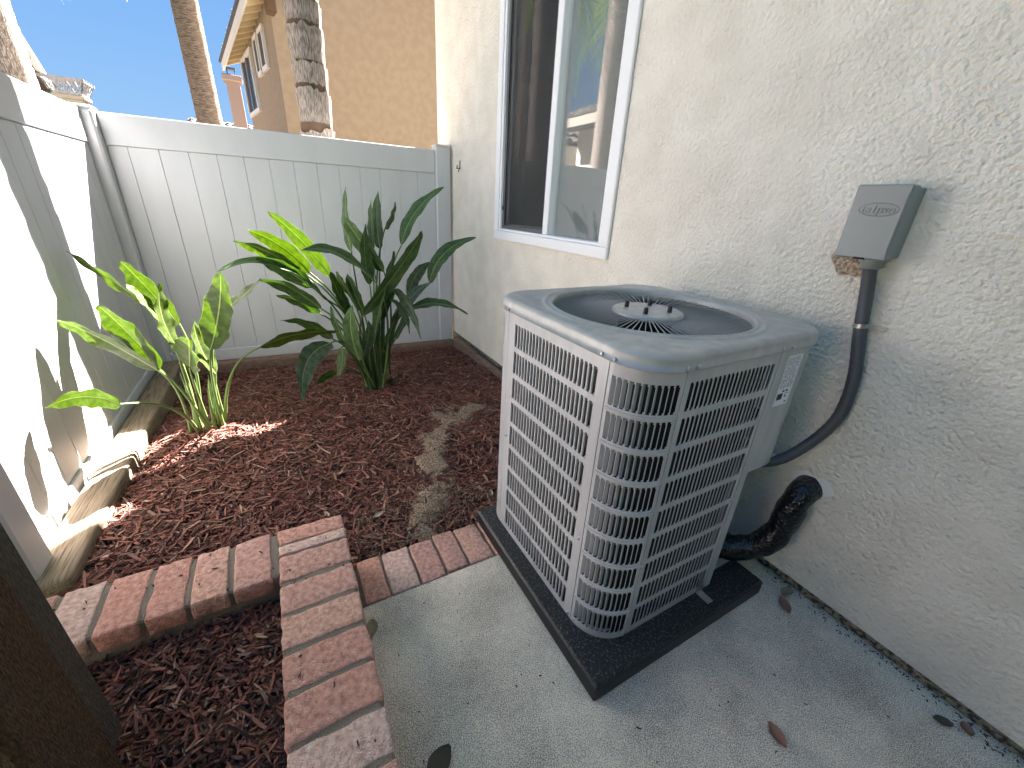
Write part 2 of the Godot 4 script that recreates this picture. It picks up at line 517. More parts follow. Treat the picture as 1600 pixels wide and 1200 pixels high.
func build_house() -> void:
	var h := thing("stucco_house", "cream stucco house wall with white window, beside the grey air conditioner", "house")
	var x1 := 0.2
	var st := mb()
	var z0 := -0.36
	var z1 := 8.5
	var wz0 := 0.985
	var wz1 := 2.225
	var wy0 := 1.105
	var wy1 := 2.56
	span(st, Vector3(0, 0.047, z0), Vector3(x1, 6.2, wz0))
	span(st, Vector3(0, 0.047, wz1), Vector3(x1, 6.2, z1))
	span(st, Vector3(0, 0.047, wz0), Vector3(x1, wy0, wz1))
	span(st, Vector3(0, wy1, wz0), Vector3(x1, 6.2, wz1))
	span(st, Vector3(x1, 0.047, z0), Vector3(9.0, 6.2, z0 + 0.2))
	span(st, Vector3(x1, 0.047, z1 - 0.2), Vector3(9.0, 6.2, z1))
	span(st, Vector3(8.8, 0.047, z0 + 0.2), Vector3(9.0, 6.2, z1 - 0.2))
	obj("wall", st, mats.stucco, h)
	st = mb()
	span(st, Vector3(0.2, 6.0, z0 + 0.2), Vector3(8.8, 6.198, z1 - 0.2))
	obj("ceiling", st, mats.fascia_white, h)
	# foundation strip under the plaster
	st = mb()
	span(st, Vector3(0.020, -0.3, z0 + 0.02), Vector3(0.3, 0.046, z1 - 0.02))
	obj("foundation", st, mats.foundation, h)
	# dark room behind the window
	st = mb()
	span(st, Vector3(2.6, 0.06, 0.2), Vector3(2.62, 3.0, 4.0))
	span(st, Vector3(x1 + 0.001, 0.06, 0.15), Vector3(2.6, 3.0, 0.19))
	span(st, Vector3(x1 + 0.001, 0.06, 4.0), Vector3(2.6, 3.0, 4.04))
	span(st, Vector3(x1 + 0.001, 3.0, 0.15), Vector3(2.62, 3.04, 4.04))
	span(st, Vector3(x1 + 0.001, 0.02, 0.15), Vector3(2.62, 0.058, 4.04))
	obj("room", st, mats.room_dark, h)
	# window
	st = mb()
	var f := -0.022
	span(st, Vector3(f, 1.063, 0.945), Vector3(-0.0015, 1.125, 2.266), 0.004)
	span(st, Vector3(f, 2.53, 0.945), Vector3(-0.0015, 2.60, 2.266), 0.004)
	span(st, Vector3(f, 1.1255, 0.945), Vector3(-0.0015, 2.5295, 1.005), 0.004)
	span(st, Vector3(f, 1.1255, 2.205), Vector3(-0.0015, 2.5295, 2.266), 0.004)
	# inner steps of the frame
	span(st, Vector3(-0.012, 1.126, 1.0055), Vector3(0.07, 1.142, 2.2045), 0.003)
	span(st, Vector3(-0.012, 2.512, 1.0055), Vector3(0.07, 2.529, 2.2045), 0.003)
	span(st, Vector3(-0.012, 1.1425, 1.0055), Vector3(0.07, 2.5115, 1.028), 0.003)
	span(st, Vector3(-0.012, 1.1425, 2.178), Vector3(0.07, 2.5115, 2.2045), 0.003)
	var win := obj("window", st, mats.white_frame, h)
	st = mb()
	span(st, Vector3(-0.006, 1.1425, 1.612), Vector3(0.055, 2.511, 1.668), 0.004)
	obj("mullion", st, mats.white_frame, win)
	# sliding sash with its insect screen
	st = mb()
	span(st, Vector3(0.006, 1.1428, 1.0285), Vector3(0.02, 1.166, 1.6115), 0.002)
	span(st, Vector3(0.006, 1.1665, 1.0285), Vector3(0.02, 2.511, 1.052), 0.002)
	span(st, Vector3(0.006, 1.1665, 1.590), Vector3(0.02, 2.511, 1.6115), 0.002)
	obj("screen_frame", st, mats.grey_frame, win)
	st = mb()
	span(st, Vector3(0.012, 1.1668, 1.0525), Vector3(0.0128, 2.511, 1.5895))
	obj("insect_screen", st, mats.screen, win)
	st = mb()
	span(st, Vector3(0.030, 1.1428, 1.030), Vector3(0.05, 1.178, 1.6115), 0.003)
	span(st, Vector3(0.030, 1.1785, 1.030), Vector3(0.05, 2.511, 1.066), 0.003)
	obj("sash", st, mats.white_frame, win)
	for z in [[1.0665, 1.6115], [1.6685, 2.1775]]:
		for x in [0.036, 0.046]:
			st = mb()
			span(st, Vector3(x, 1.1432, z[0]), Vector3(x + 0.003, 2.511, z[1]))
			obj("pane", st, mats.glass, win)
	st = mb()
	span(st, Vector3(-0.004, 1.27, 1.036), Vector3(0.005, 1.30, 1.050), 0.002)
	obj("latch", st, mats.black_cap, win)
	# arched chair back standing inside the room, its pale rail seen through the pane
	var arch := []
	for i in 13:
		var a := PI * i / 12.0
		arch.append(Vector3(0.42, 1.30 + 0.20 * sin(a), 2.02 - 0.17 * cos(a)))
	arch.push_front(Vector3(0.42, 0.7, 1.85))
	arch.push_back(Vector3(0.42, 0.7, 2.19))
	var ch := thing("arched_chair", "pale arched chair back inside the room behind the window", "chair")
	st = mb()
	tube(st, arch, [0.008], 6)
	obj("back_rail", st, mats.fascia_white, ch)
	st = mb()
	box(st, Vector3(0.60, 0.50, 2.02), Vector3(0.38, 0.05, 0.40), 0.01)
	obj("seat", st, mats.post_brown, ch)
	for dx in [-0.16, 0.16]:
		for dz in [-0.16, 0.16]:
			st = mb()
			tube(st, [Vector3(0.60 + dx, 0.06, 2.02 + dz), Vector3(0.60 + dx, 0.475, 2.02 + dz)], [0.015], 6)
			obj("leg", st, mats.post_brown, ch)
	# patch of old plaster where a larger box once hung
	st = mb()
	st.set_smooth_group(0)
	var ring := []
	for i in 20:
		var a := TAU * i / 20.0
		ring.append(Vector3(-0.004, 1.205 + sin(a) * 0.055 * (1.0 + 0.15 * sin(a * 5.0)), 3.352 + cos(a) * 0.058 * (1.0 + 0.12 * cos(a * 4.0))))
	for i in 20:
		tri_out(st, Vector3(-0.006, 1.205, 3.352), ring[i], ring[(i + 1) % 20], Vector3(1, 1.2, 3.35))
	obj("plaster_patch", st, mats.old_stucco, h)


func fence_board(parent: Node3D, a: Vector3, b: Vector3) -> void:
	var st := mb()
	span(st, a, b, 0.0032)
	obj("board", st, mats.vinyl, parent)


func build_fences() -> void:
	var top := 1.726
	var low := 1.538
	# back fence, along x
	var f := thing("vinyl_fence", "white vinyl fence across the back of the bed, in shade, ending at the house", "fence", Vector3.ZERO, "white vinyl fences")
	var st := mb()
	span(st, Vector3(-2.404, low, -0.040), Vector3(-0.158, top, 0.0), 0.005)
	obj("top_rail", st, mats.vinyl, f)
	st = mb()
	span(st, Vector3(-2.404, -0.10, -0.040), Vector3(-0.158, 0.085, 0.0), 0.005)
	obj("bottom_rail", st, mats.vinyl, f)
	var x := -2.404
	var edge := -2.299
	while x < -0.16:
		var nx := minf(edge, -0.158)
		fence_board(f, Vector3(x + 0.0005, 0.0855, -0.031), Vector3(nx - 0.0005, low - 0.0005, -0.010))
		x = nx
		edge += 0.1647
	st = mb()
	span(st, Vector3(-2.404, 0.0855, -0.0365), Vector3(-0.158, low - 0.0005, -0.0315))
	obj("panel_back", st, mats.vinyl, f)
	st = mb()
	span(st, Vector3(-0.157, -0.12, -0.09), Vector3(-0.026, 1.752, 0.032), 0.006)
	var p := obj("post", st, mats.vinyl, f)
	st = mb()
	span(st, Vector3(-0.160, 1.7525, -0.093), Vector3(-0.023, 1.772, 0.035), 0.008)
	obj("post_cap", st, mats.vinyl, p)
	# left fence, along z
	var W := -2.458
	var g := thing("vinyl_fence", "white vinyl fence on the left, splashed with sun and leaf shadows", "fence", Vector3.ZERO, "white vinyl fences")
	st = mb()
	span(st, Vector3(W - 0.040, low, 0.086), Vector3(W, top, 2.240), 0.005)
	obj("top_rail", st, mats.vinyl, g)
	st = mb()
	span(st, Vector3(W - 0.040, -0.12, 0.086), Vector3(W, 0.115, 2.240), 0.005)
	obj("bottom_rail", st, mats.vinyl, g)
	var z := 0.0865
	edge = 0.202
	while z < 2.24:
		var nz := minf(edge, 2.240)
		fence_board(g, Vector3(W - 0.031, 0.1155, z + 0.0005), Vector3(W - 0.010, low - 0.0005, nz - 0.0005))
		z = nz
		edge += 0.1637
	st = mb()
	span(st, Vector3(W - 0.0365, 0.1155, 0.0865), Vector3(W - 0.0315, low - 0.0005, 2.240))
	obj("panel_back", st, mats.vinyl, g)
	for q in [[-0.060, 0.085], [2.241, 2.370]]:
		st = mb()
		span(st, Vector3(-2.535, -0.12, q[0]), Vector3(-2.405, 1.752 if q[0] > 0 else 1.727, q[1]), 0.012)
		p = obj("post", st, mats.vinyl, g)
		st = mb()
		span(st, Vector3(-2.540, 1.7525 if q[0] > 0 else 1.7275, q[0] - 0.005), Vector3(-2.400, 1.775 if q[0] > 0 else 1.748, q[1] + 0.005), 0.010)
		obj("post_cap", st, mats.vinyl, p)
	# brown gate post close by on the left, with its grey board
	var w := thing("gate_post", "dark brown weathered wooden post in the near left corner", "post")
	st = mb()
	span(st, Vector3(-2.30, -0.16, 3.208), Vector3(-1.968, 1.65, 3.36), 0.010)
	obj("post", st, mats.post_brown, w)
	st = mb()
	span(st, Vector3(-2.36, 0.185, 3.10), Vector3(-2.002, 1.62, 3.206), 0.008)
	obj("side_board", st, mats.post_grey, w)
	# board fence running on from the gate opening, behind and left of the viewer
	var bf := thing("board_fence", "brown wooden board fence running along the left side behind the viewer", "fence")
	for i in 22:
		st = mb()
		span(st, Vector3(-2.36, -0.15, 4.05 + 0.15 * i), Vector3(-2.338, 1.72 + 0.008 * ((i * 5) % 3), 4.194 + 0.15 * i), 0.003)
		obj("board", st, mats.post_grey, bf)
	for y in [0.35, 1.40]:
		st = mb()
		span(st, Vector3(-2.405, y, 4.05), Vector3(-2.361, y + 0.09, 7.345), 0.003)
		obj("rail", st, mats.post_grey, bf)


# a pitched roof slab of overlapping tile courses: corner a at the eave, along to b, up to c (above a)
func tile_roof(called: String, a: Vector3, b: Vector3, up: Vector3, parent: Node3D, course := 0.36, m: Material = null) -> void:
	var rows := int(up.length() / course)
	var along := b - a
	var n := up.normalized().cross(along.normalized())
	if n.y < 0:
		n = -n
	var st := mb()
	st.set_smooth_group(-1)
	for r in rows:
		var lo := a + up * (float(r) / rows)
		var hi := a + up * (float(r + 1) / rows)
		var cols := int(along.length() / 0.30)
		for c in cols:
			var u0 := along * (float(c) / cols)
			var u1 := along * (float(c + 1) / cols)
			var lift := 0.05 + 0.012 * ((c * 7 + r * 5) % 4)
			var um := (u0 + u1) / 2.0
			var inside := lo + um - n * 0.4
			quad_out(st, lo + u0 + n * 0.02, lo + um + n * (lift + 0.05), hi + um + n * 0.05, hi + u0, inside)
			quad_out(st, lo + um + n * (lift + 0.05), lo + u1 + n * 0.02, hi + u1, hi + um + n * 0.05, inside)
			tri_out(st, lo + u0, lo + um + n * (lift + 0.05), lo + u1, inside - up)
	quad_out(st, a - n * 0.03, b - n * 0.03, b + up - n * 0.03, a + up - n * 0.03, a + n)
	obj(called, st, m if m else mats.tile, parent)


func wall_quad(st: SurfaceTool, a: Vector3, b: Vector3, y0: float, y1: float, thick: float) -> void:
	var d := (b - a).normalized()
	var z := Vector3(d.z, 0, -d.x)
	box(st, (a + b) / 2.0 + Vector3(0, (y0 + y1) / 2.0, 0) + z * thick / 2.0, Vector3(a.distance_to(b), y1 - y0, thick), 0.0, Basis(d, Vector3.UP, d.cross(Vector3.UP)))


func build_neighbours() -> void:
	# orange house: near corner N, side wall running away to F
	var N := Vector3(-0.816, 0, -9.021)
	var F := Vector3(-1.566, 0, -13.541)
	var s := (F - N).normalized()
	var r := Vector3(-s.z, 0, s.x)           # to the right along the front
	if r.x < 0:
		r = -r
	var o := thing("orange_house", "orange stucco two storey house behind the back fence", "house")
	var st := mb()
	var depth := s * 4.58
	var wide := r * 9.5
	var y0 := -0.35
	var y1 := 5.40
	var y2 := 5.02
	var A := N
	var B := N + depth
	var C := N + depth + wide
	var D := N + wide
	var mid := (A + C) / 2.0 + Vector3(0, 2.5, 0)
	var gable := Vector3(0, 7.6, 0)
	st.set_smooth_group(-1)
	for e in [[A, B], [B, C], [C, D], [D, A]]:
		var h0 := y1 if e[0] == A or e[0] == D else y2
		var h1 := y1 if e[1] == A or e[1] == D else y2
		quad_out(st, e[0] + Vector3(0, y0, 0), e[1] + Vector3(0, y0, 0), e[1] + Vector3(0, h1, 0), e[0] + Vector3(0, h0, 0), mid)
	# gables over the front and the back
	tri_out(st, A + Vector3(0, y1, 0), D + Vector3(0, y1, 0), (A + D) / 2.0 + gable, mid)
	tri_out(st, B + Vector3(0, y2, 0), C + Vector3(0, y2, 0), (B + C) / 2.0 + gable, mid)
	obj("wall", st, mats.orange_stucco, o)
	# roof slopes and the eave on the left
	var rise := (gable + (A + D) / 2.0) - (A + Vector3(0, y1, 0))
	var over := rise.normalized() * 0.52
	tile_roof("roof", A + Vector3(0, y1 + 0.16, 0) - over - s * 0.10, B + Vector3(0, y2 + 0.16, 0) - over + s * 0.45, rise + over, o)
	var rise2 := (gable + (A + D) / 2.0) - (D + Vector3(0, y1, 0))
	var over2 := rise2.normalized() * 0.62
	tile_roof("roof", D + Vector3(0, y1 + 0.16, 0) - over2 - s * 0.10, C + Vector3(0, y2 + 0.16, 0) - over2 + s * 0.45, rise2 + over2, o)
	st = mb()
	var e0 := A + Vector3(0, y1, 0) - over - s * 0.08
	var e1 := B + Vector3(0, y2, 0) - over + s * 0.43
	bar(st, e0, e1, 0.05, 0.20)
	obj("fascia", st, mats.fascia_white, o)
	st = mb()
	bar(st, e0 + Vector3(0, 0.12, 0) - r * 0.05, e1 + Vector3(0, 0.12, 0) - r * 0.05, 0.07, 0.05)
	obj("drip_edge", st, mats.dark_edge, o)
	for i in 12:
		st = mb()
		var q := A + s * (0.02 + 0.43 * i) + Vector3(0, lerpf(y1, y2, i / 11.0) + 0.03, 0)
		bar(st, q + over * -0.95, q + r * 0.06, 0.085, 0.12)
		obj("rafter_tail", st, mats.eave_cream, o)
	st = mb()
	var sq := A + Vector3(0, y1 + 0.115, 0) - s * 0.05
	var sb := B + Vector3(0, y2 + 0.115, 0) + s * 0.4
	quad_out(st, sq - over, sb - over, sb, sq, mid + Vector3(0, 6, 0))
	obj("soffit", st, mats.eave_cream, o)
	st = mb()
	bar(st, N - r * 0.02 + Vector3(0, 5.12, 0) - s * 0.34, N - r * 0.02 + Vector3(0, 5.12, 0) - s * 0.002, 0.16, 0.30)
	obj("beam_end", st, mats.post_brown, o)
	# windows on the side wall
	for q in [[0.63, 0.95, 3.57, 4.86], [0.385, 0.455, 4.26, 4.93], [0.215, 0.305, 4.26, 4.93]]:
		st = mb()
		var p0: Vector3 = N + s * 4.58 * q[0] - r * 0.03
		var p1: Vector3 = N + s * 4.58 * q[1] - r * 0.03
		for yy in [q[2] - 0.05, q[3] + 0.05]:
			bar(st, p0 - s * 0.1 + Vector3(0, yy, 0), p1 + s * 0.1 + Vector3(0, yy, 0), 0.07, 0.10)
		for pp in [p0 - s * 0.05, p1 + s * 0.05]:
			bar(st, pp + Vector3(0, q[2] + 0.0005, 0), pp + Vector3(0, q[3] - 0.0005, 0), 0.07, 0.10, r)
		var wn := obj("window", st, mats.fascia_white, o)
		st = mb()
		bar(st, p0 + r * 0.02 + Vector3(0, (q[2] + q[3]) / 2.0, 0), p1 + r * 0.02 + Vector3(0, (q[2] + q[3]) / 2.0, 0), 0.02, q[3] - q[2])
		obj("pane", st, mats.far_glass, wn)
		st = mb()
		for t in [0.06, 0.5, 0.94]:
			var pm: Vector3 = p0.lerp(p1, t)
			bar(st, pm + Vector3(0, q[2] + 0.001, 0), pm + Vector3(0, q[3] - 0.001, 0), 0.03, 0.07, r)
		obj("glazing_bar", st, mats.grey_frame, wn)
	# chimney and a far roof beyond the orange house
	var c := thing("chimney_stack", "pinkish stucco chimney with metal cap, beyond the orange house eave", "chimney", Vector3(-2.05, 0, -20.3))
	st = mb()
	span(st, Vector3(-0.25, -0.35, -0.25), Vector3(0.25, 5.55, 0.25))
	obj("shaft", st, mats.chimney_pink, c)
	st = mb()
	span(st, Vector3(-0.36, 5.551, -0.36), Vector3(0.36, 5.78, 0.36), 0.03)
	obj("crown", st, mats.chimney_pink, c)
	st = mb()
	span(st, Vector3(-0.17, 6.0, -0.17), Vector3(0.17, 6.05, 0.17))
	for dx in [-0.14, 0.14]:
		for dz in [-0.14, 0.14]:
			span(st, Vector3(dx - 0.015, 5.781, dz - 0.015), Vector3(dx + 0.015, 5.999, dz + 0.015))
	obj("cap", st, mats.dark_edge, c)
	var k := thing("far_house", "distant house with low tiled roof showing over the fence by the brown palm trunk", "house", Vector3(-2.6, 0, -24.0))
	st = mb()
	span(st, Vector3(-1.5, -0.35, -4.0), Vector3(3.4, 3.6, 0.0))
	obj("wall", st, mats.orange_stucco, k)
	tile_roof("roof", Vector3(-1.9, 3.62, 0.4), Vector3(3.8, 3.62, 0.4), Vector3(0, 1.05, -2.4), k, 0.3)
	st = mb()
	bar(st, Vector3(-1.9, 3.56, 0.38), Vector3(3.8, 3.56, 0.38), 0.05, 0.14)
	obj("fascia", st, mats.fascia_white, k)
	# tan house on the left, seen over the left fence and in the window
	var t := thing("tan_house", "tan stucco house with tiled roof beyond the left fence", "house")
	st = mb()
	span(st, Vector3(-13.0, -0.35, -6.3), Vector3(-6.0, 3.25, 6.5))
	obj("wall", st, mats.tan_stucco, t)
	tile_roof("roof", Vector3(-5.4, 3.42, -6.7), Vector3(-5.4, 3.42, 7.0), Vector3(-4.3, 1.5, 0), t)
	tile_roof("roof", Vector3(-13.6, 3.42, -6.7), Vector3(-13.6, 3.42, 7.0), Vector3(3.9, 1.5, 0), t)
	st = mb()
	bar(st, Vector3(-5.42, 3.30, -6.7), Vector3(-5.42, 3.30, 7.0), 0.05, 0.20)
	obj("fascia", st, mats.chimney_cream, t)
	st = mb()
	bar(st, Vector3(-5.7, 3.235, -6.6), Vector3(-5.7, 3.235, 6.8), 0.56, 0.02)
	obj("soffit", st, mats.chimney_cream, t)
	for z in [-5.6, -3.2]:
		st = mb()
		span(st, Vector3(-5.99, 1.0, z), Vector3(-5.94, 2.6, z + 0.07))
		span(st, Vector3(-5.99, 1.0, z + 1.13), Vector3(-5.94, 2.6, z + 1.2))
		span(st, Vector3(-5.99, 2.601, z), Vector3(-5.94, 2.68, z + 1.2))
		span(st, Vector3(-5.99, 0.92, z), Vector3(-5.94, 0.999, z + 1.2))
		var wn := obj("window", st, mats.chimney_cream, t)
		st = mb()
		span(st, Vector3(-5.985, 1.001, z + 0.071), Vector3(-5.965, 2.6, z + 1.129))
		obj("pane", st, mats.far_glass, wn)
	# tall clipped hedge closing the yard behind the viewer
	var hg := thing("hedge", "tall dense green hedge across the yard behind the viewer", "hedge", Vector3(-2.6, 0, 7.4))
	hg.add_child(hedge_mass(), true)
	# small gabled house end in the far left corner, seen from below its eave
	var gh := thing("gabled_house", "shaded gabled house end with white rake board, at the left picture edge", "house")
	st = mb()
	span(st, Vector3(-9.0, -0.35, -8.98), Vector3(-5.30, 2.98, -7.08))
	st.set_smooth_group(-1)
	tri_out(st, Vector3(-5.30, 2.98, -8.98), Vector3(-5.30, 2.98, -7.08), Vector3(-5.30, 3.80, -8.03), Vector3(-7, 3, -8))
	obj("wall", st, mats.tan_stucco, gh)
	tile_roof("roof", Vector3(-9.0, 3.02, -9.22), Vector3(-4.98, 3.02, -9.22), Vector3(0, 0.95, 1.19), gh, 0.3)
	tile_roof("roof", Vector3(-9.0, 3.02, -6.84), Vector3(-4.98, 3.02, -6.84), Vector3(0, 0.95, -1.19), gh, 0.3)
	for e in [[-9.20, "rake_board"], [-6.86, "rake_board"]]:
		st = mb()
		bar(st, Vector3(-4.97, 2.93, e[0]), Vector3(-4.97, 3.88, -8.03 + (0.002 if e[0] > -8 else -0.002)), 0.05, 0.11, Vector3.RIGHT)
		obj(e[1], st, mats.fascia_white, gh)
	for i in 4:
		st = mb()
		var zz := -9.12 + 0.28 * i
		bar(st, Vector3(-4.99, 2.96 + 0.222 * i, zz), Vector3(-5.295, 2.96 + 0.222 * i, zz), 0.08, 0.07)
		obj("rafter_tail", st, mats.post_grey, gh)
	# chimney with a pierced white shroud, over the fence corner
	var l := thing("chimney_stack", "cream chimney topped by a flared white lattice shroud, over the fence corner", "chimney", Vector3(-4.62, 0, -8.75))
	st = mb()
	span(st, Vector3(-0.19, -0.35, -0.19), Vector3(0.19, 2.80, 0.19))
	obj("shaft", st, mats.chimney_cream, l)
	st = mb()
	span(st, Vector3(-0.24, 2.801, -0.24), Vector3(0.24, 2.88, 0.24), 0.02)
	obj("crown", st, mats.chimney_cream, l)
	st = mb()
	for side in 4:
		var bs := Basis(Vector3.UP, side * PI / 2.0)
		var lo := 0.21
		var hi := 0.30
		bar(st, bs * Vector3(-lo, 2.90, lo), bs * Vector3(lo, 2.90, lo), 0.02, 0.03)
		bar(st, bs * Vector3(-hi - 0.03, 3.11, hi), bs * Vector3(hi + 0.03, 3.11, hi), 0.025, 0.03)
		for i in 6:
			var u := -1.0 + i * 0.4
			bar(st, bs * Vector3(lo * u, 2.90, lo), bs * Vector3(hi * clampf(u + 0.4, -1, 1), 3.10, hi), 0.018, 0.018)
			bar(st, bs * Vector3(lo * u, 2.90, lo), bs * Vector3(hi * clampf(u - 0.4, -1, 1), 3.10, hi), 0.018, 0.018)
	obj("shroud", st, mats.shroud_metal, l)
	st = mb()
	for i in 5:
		bar(st, Vector3(-0.33, 3.135, -0.3 + 0.15 * i), Vector3(0.33, 3.135, -0.3 + 0.15 * i), 0.025, 0.02)
	obj("shroud_slat", st, mats.shroud_metal, l)


func hedge_mass() -> MeshInstance3D:
	var st := mb()
	var fn := noise(81, 0.9, 4)
	st.set_smooth_group(-1)
	var grid := []
	for i in 49:
		var row := []
		for j in 31:
			var x := -3.6 + 7.2 * i / 48.0
			var y := -0.1 + 4.2 * j / 30.0
			var z := fn.get_noise_2d(x * 3.0, y * 3.0) * 0.35 - 0.25 * sin(PI * clampf(j / 30.0, 0, 1))
			row.append(Vector3(x, y + fn.get_noise_2d(x * 4.0, 9.0) * (0.25 if j == 30 else 0.0), z))
		grid.append(row)
	for i in 48:
		for j in 30:
			quad_out(st, grid[i][j], grid[i + 1][j], grid[i + 1][j + 1], grid[i][j + 1], Vector3(0, 2, 6))
	for i in 48:
		quad_out(st, grid[i][30], grid[i + 1][30], grid[i + 1][30] + Vector3(0, 0, 0.9), grid[i][30] + Vector3(0, 0, 0.9), Vector3(0, -5, 0))
	st.generate_normals()
	var o := MeshInstance3D.new()
	o.name = "foliage"
	o.mesh = st.commit()
	o.material_override = mats.leaf
	return o


func palm_frond(st: SurfaceTool, len_m: float, droop: float, lean: float, seed_n: int) -> void:
	var r := RandomNumberGenerator.new()
	r.seed = seed_n
	var pts := curve(Vector3.ZERO, Vector3(0, len_m * lean, len_m * 0.55), Vector3(0, len_m * lean - droop, len_m * 0.95), 16)
	var radii := []
	for i in 17:
		radii.append(lerpf(0.022, 0.004, i / 16.0))
	tube(st, pts, radii, 5)
	st.set_smooth_group(-1)
	for i in 64:
		var t := 0.14 + 0.86 * i / 64.0
		var p: Vector3 = pts[mini(int(t * 16), 15)].lerp(pts[mini(int(t * 16) + 1, 16)], t * 16 - int(t * 16))
		var l := len_m * 0.26 * sin(clampf(t * 1.15, 0, 1) * PI * 0.82 + 0.35) * (0.8 + r.randf() * 0.4)
		for sd in [-1.0, 1.0]:
			var out := Vector3(sd * (0.8 + r.randf() * 0.2), -0.35 - r.randf() * 0.5, 0.55).normalized()
			var w := Vector3(0, 0.35, 1).normalized() * 0.016
			var q: Vector3 = p + out * l * 0.5 + Vector3(0, 0.02, 0)
			var e: Vector3 = p + out * l + Vector3(0, -l * 0.28, 0)
			st.add_vertex(p); st.add_vertex(q + w); st.add_vertex(q - w)
			st.add_vertex(q + w); st.add_vertex(e); st.add_vertex(q - w)


func build_palms() -> void:
	var shapes := []
	for i in 3:
		var st := mb()
		palm_frond(st, 2.2 + 0.1 * i, 1.0 + 0.3 * i, 0.42 - 0.08 * i, 90 + i)
		st.generate_normals()
		shapes.append(st.commit())
	var list := [
		[Vector3(-1.95, 0, -2.22), 0.118, 0.105, 9.5, 0.075, "trunk_brown", "brown palm trunk with fine rings, against the sky behind the fence", 0.004],
		[Vector3(-1.07, 0, -0.36), 0.124, 0.114, 9.5, 0.20, "trunk_grey", "grey ringed palm trunk with frayed bands, in front of the orange house", 0.012],
		[Vector3(-3.36, 0, -2.05), 0.165, 0.150, 5.5, 0.12, "trunk_grey", "grey palm trunk rising behind the left fence at the picture edge", 0.006],
	]
	for n in list.size():
		var d: Array = list[n]
		var o := thing("palm_tree", d[6], "palm tree", d[0], "palms behind the fences")
		var y := -0.35
		var k := 0
		while y < d[3]:
			var step: float = d[4] * (0.65 + 0.7 * rng.randf())
			var r0: float = lerpf(d[1], d[2], clampf(y / d[3], 0, 1))
			var st := mb()
			st.set_smooth_group(0)
			var sides := 40
			var lo := []
			var hi := []
			var tip := []
			var phase := rng.randf() * TAU
			for i in sides:
				var a := TAU * i / sides
				var rag: float = (rng.randf() - 0.3) * d[7] * 2.2
				var tilt: float = sin(a + phase) * d[4] * 0.10
				var u := Vector3(cos(a), 0, sin(a))
				lo.append(u * (r0 - d[7] * 0.15) + Vector3(0, y - 0.03 + tilt, 0))
				hi.append(u * (r0 + d[7] * (0.55 + rng.randf() * 0.5)) + Vector3(0, y + step * 0.66 + tilt, 0))
				tip.append(u * (r0 + d[7] * (0.9 + rng.randf() * 0.5)) + Vector3(0, y + step * (0.84 if n == 1 else 0.94) + rag * (1.4 if n == 1 else 1.0) + tilt, 0))
			for i in sides:
				var j := (i + 1) % sides
				var ax := Vector3(0, y + step * 0.4, 0)
				quad_out(st, lo[i], lo[j], hi[j], hi[i], ax)
				quad_out(st, hi[i], hi[j], tip[j], tip[i], ax)
			obj("trunk_band", st, mats[d[5]], o)
			# dark fibres in the gap above the band
			if n == 1:
				st = mb()
				tube(st, [Vector3(0, y + step * 0.7, 0), Vector3(0, y + step * 1.06, 0)], [r0 + 0.002], 16)
				obj("fibre", st, mats.trunk_fray, o)
			y += step
			k += 1
		var crown_at := Vector3(0, d[3], 0)
		var count := 15
		for i in count:
			var f := put_mesh("frond", shapes[i % 3], mats.frond, o)
			f.transform = Transform3D(Basis(Vector3.UP, TAU * i / count + 0.3 * n + (i % 2) * 0.12) * Basis(Vector3.RIGHT, -0.25 + 0.35 * (i % 3)), crown_at - Vector3(0, 0.08 * (i % 3), 0))
		# the left palm trails a few low fronds away from the yard
		if n == 2:
			for i in 4:
				var f := put_mesh("frond", shapes[2], mats.frond, o)
				f.transform = Transform3D(Basis(Vector3.UP, PI - 0.55 + 0.38 * i) * Basis(Vector3.RIGHT, 0.55 + 0.12 * (i % 2)), crown_at - Vector3(0, 0.25, 0))


# ---------------------------------------------------------------- bed: bricks, timbers, mulch

func brick(parent: Node3D, shapes: Array, at: Vector3, width: float, across_x: bool, i: int) -> void:
	var o := put_mesh("brick", shapes[i % shapes.size()], mats["brick%d" % ((i * 7 + i / 3) % 4)], parent)
	var turn := (rng.randf() - 0.5) * 0.035 + (0.0 if across_x else PI / 2.0) + (PI if i % 2 else 0.0)
	var b := Basis(Vector3.UP, turn) * Basis(Vector3.RIGHT, (rng.randf() - 0.5) * 0.03) * Basis(Vector3.BACK, (rng.randf() - 0.5) * 0.02)
	o.transform = Transform3D(b * Basis.from_scale(Vector3(1, 1, width / 0.095)), at + Vector3(0, (rng.randf() - 0.5) * 0.003, 0))


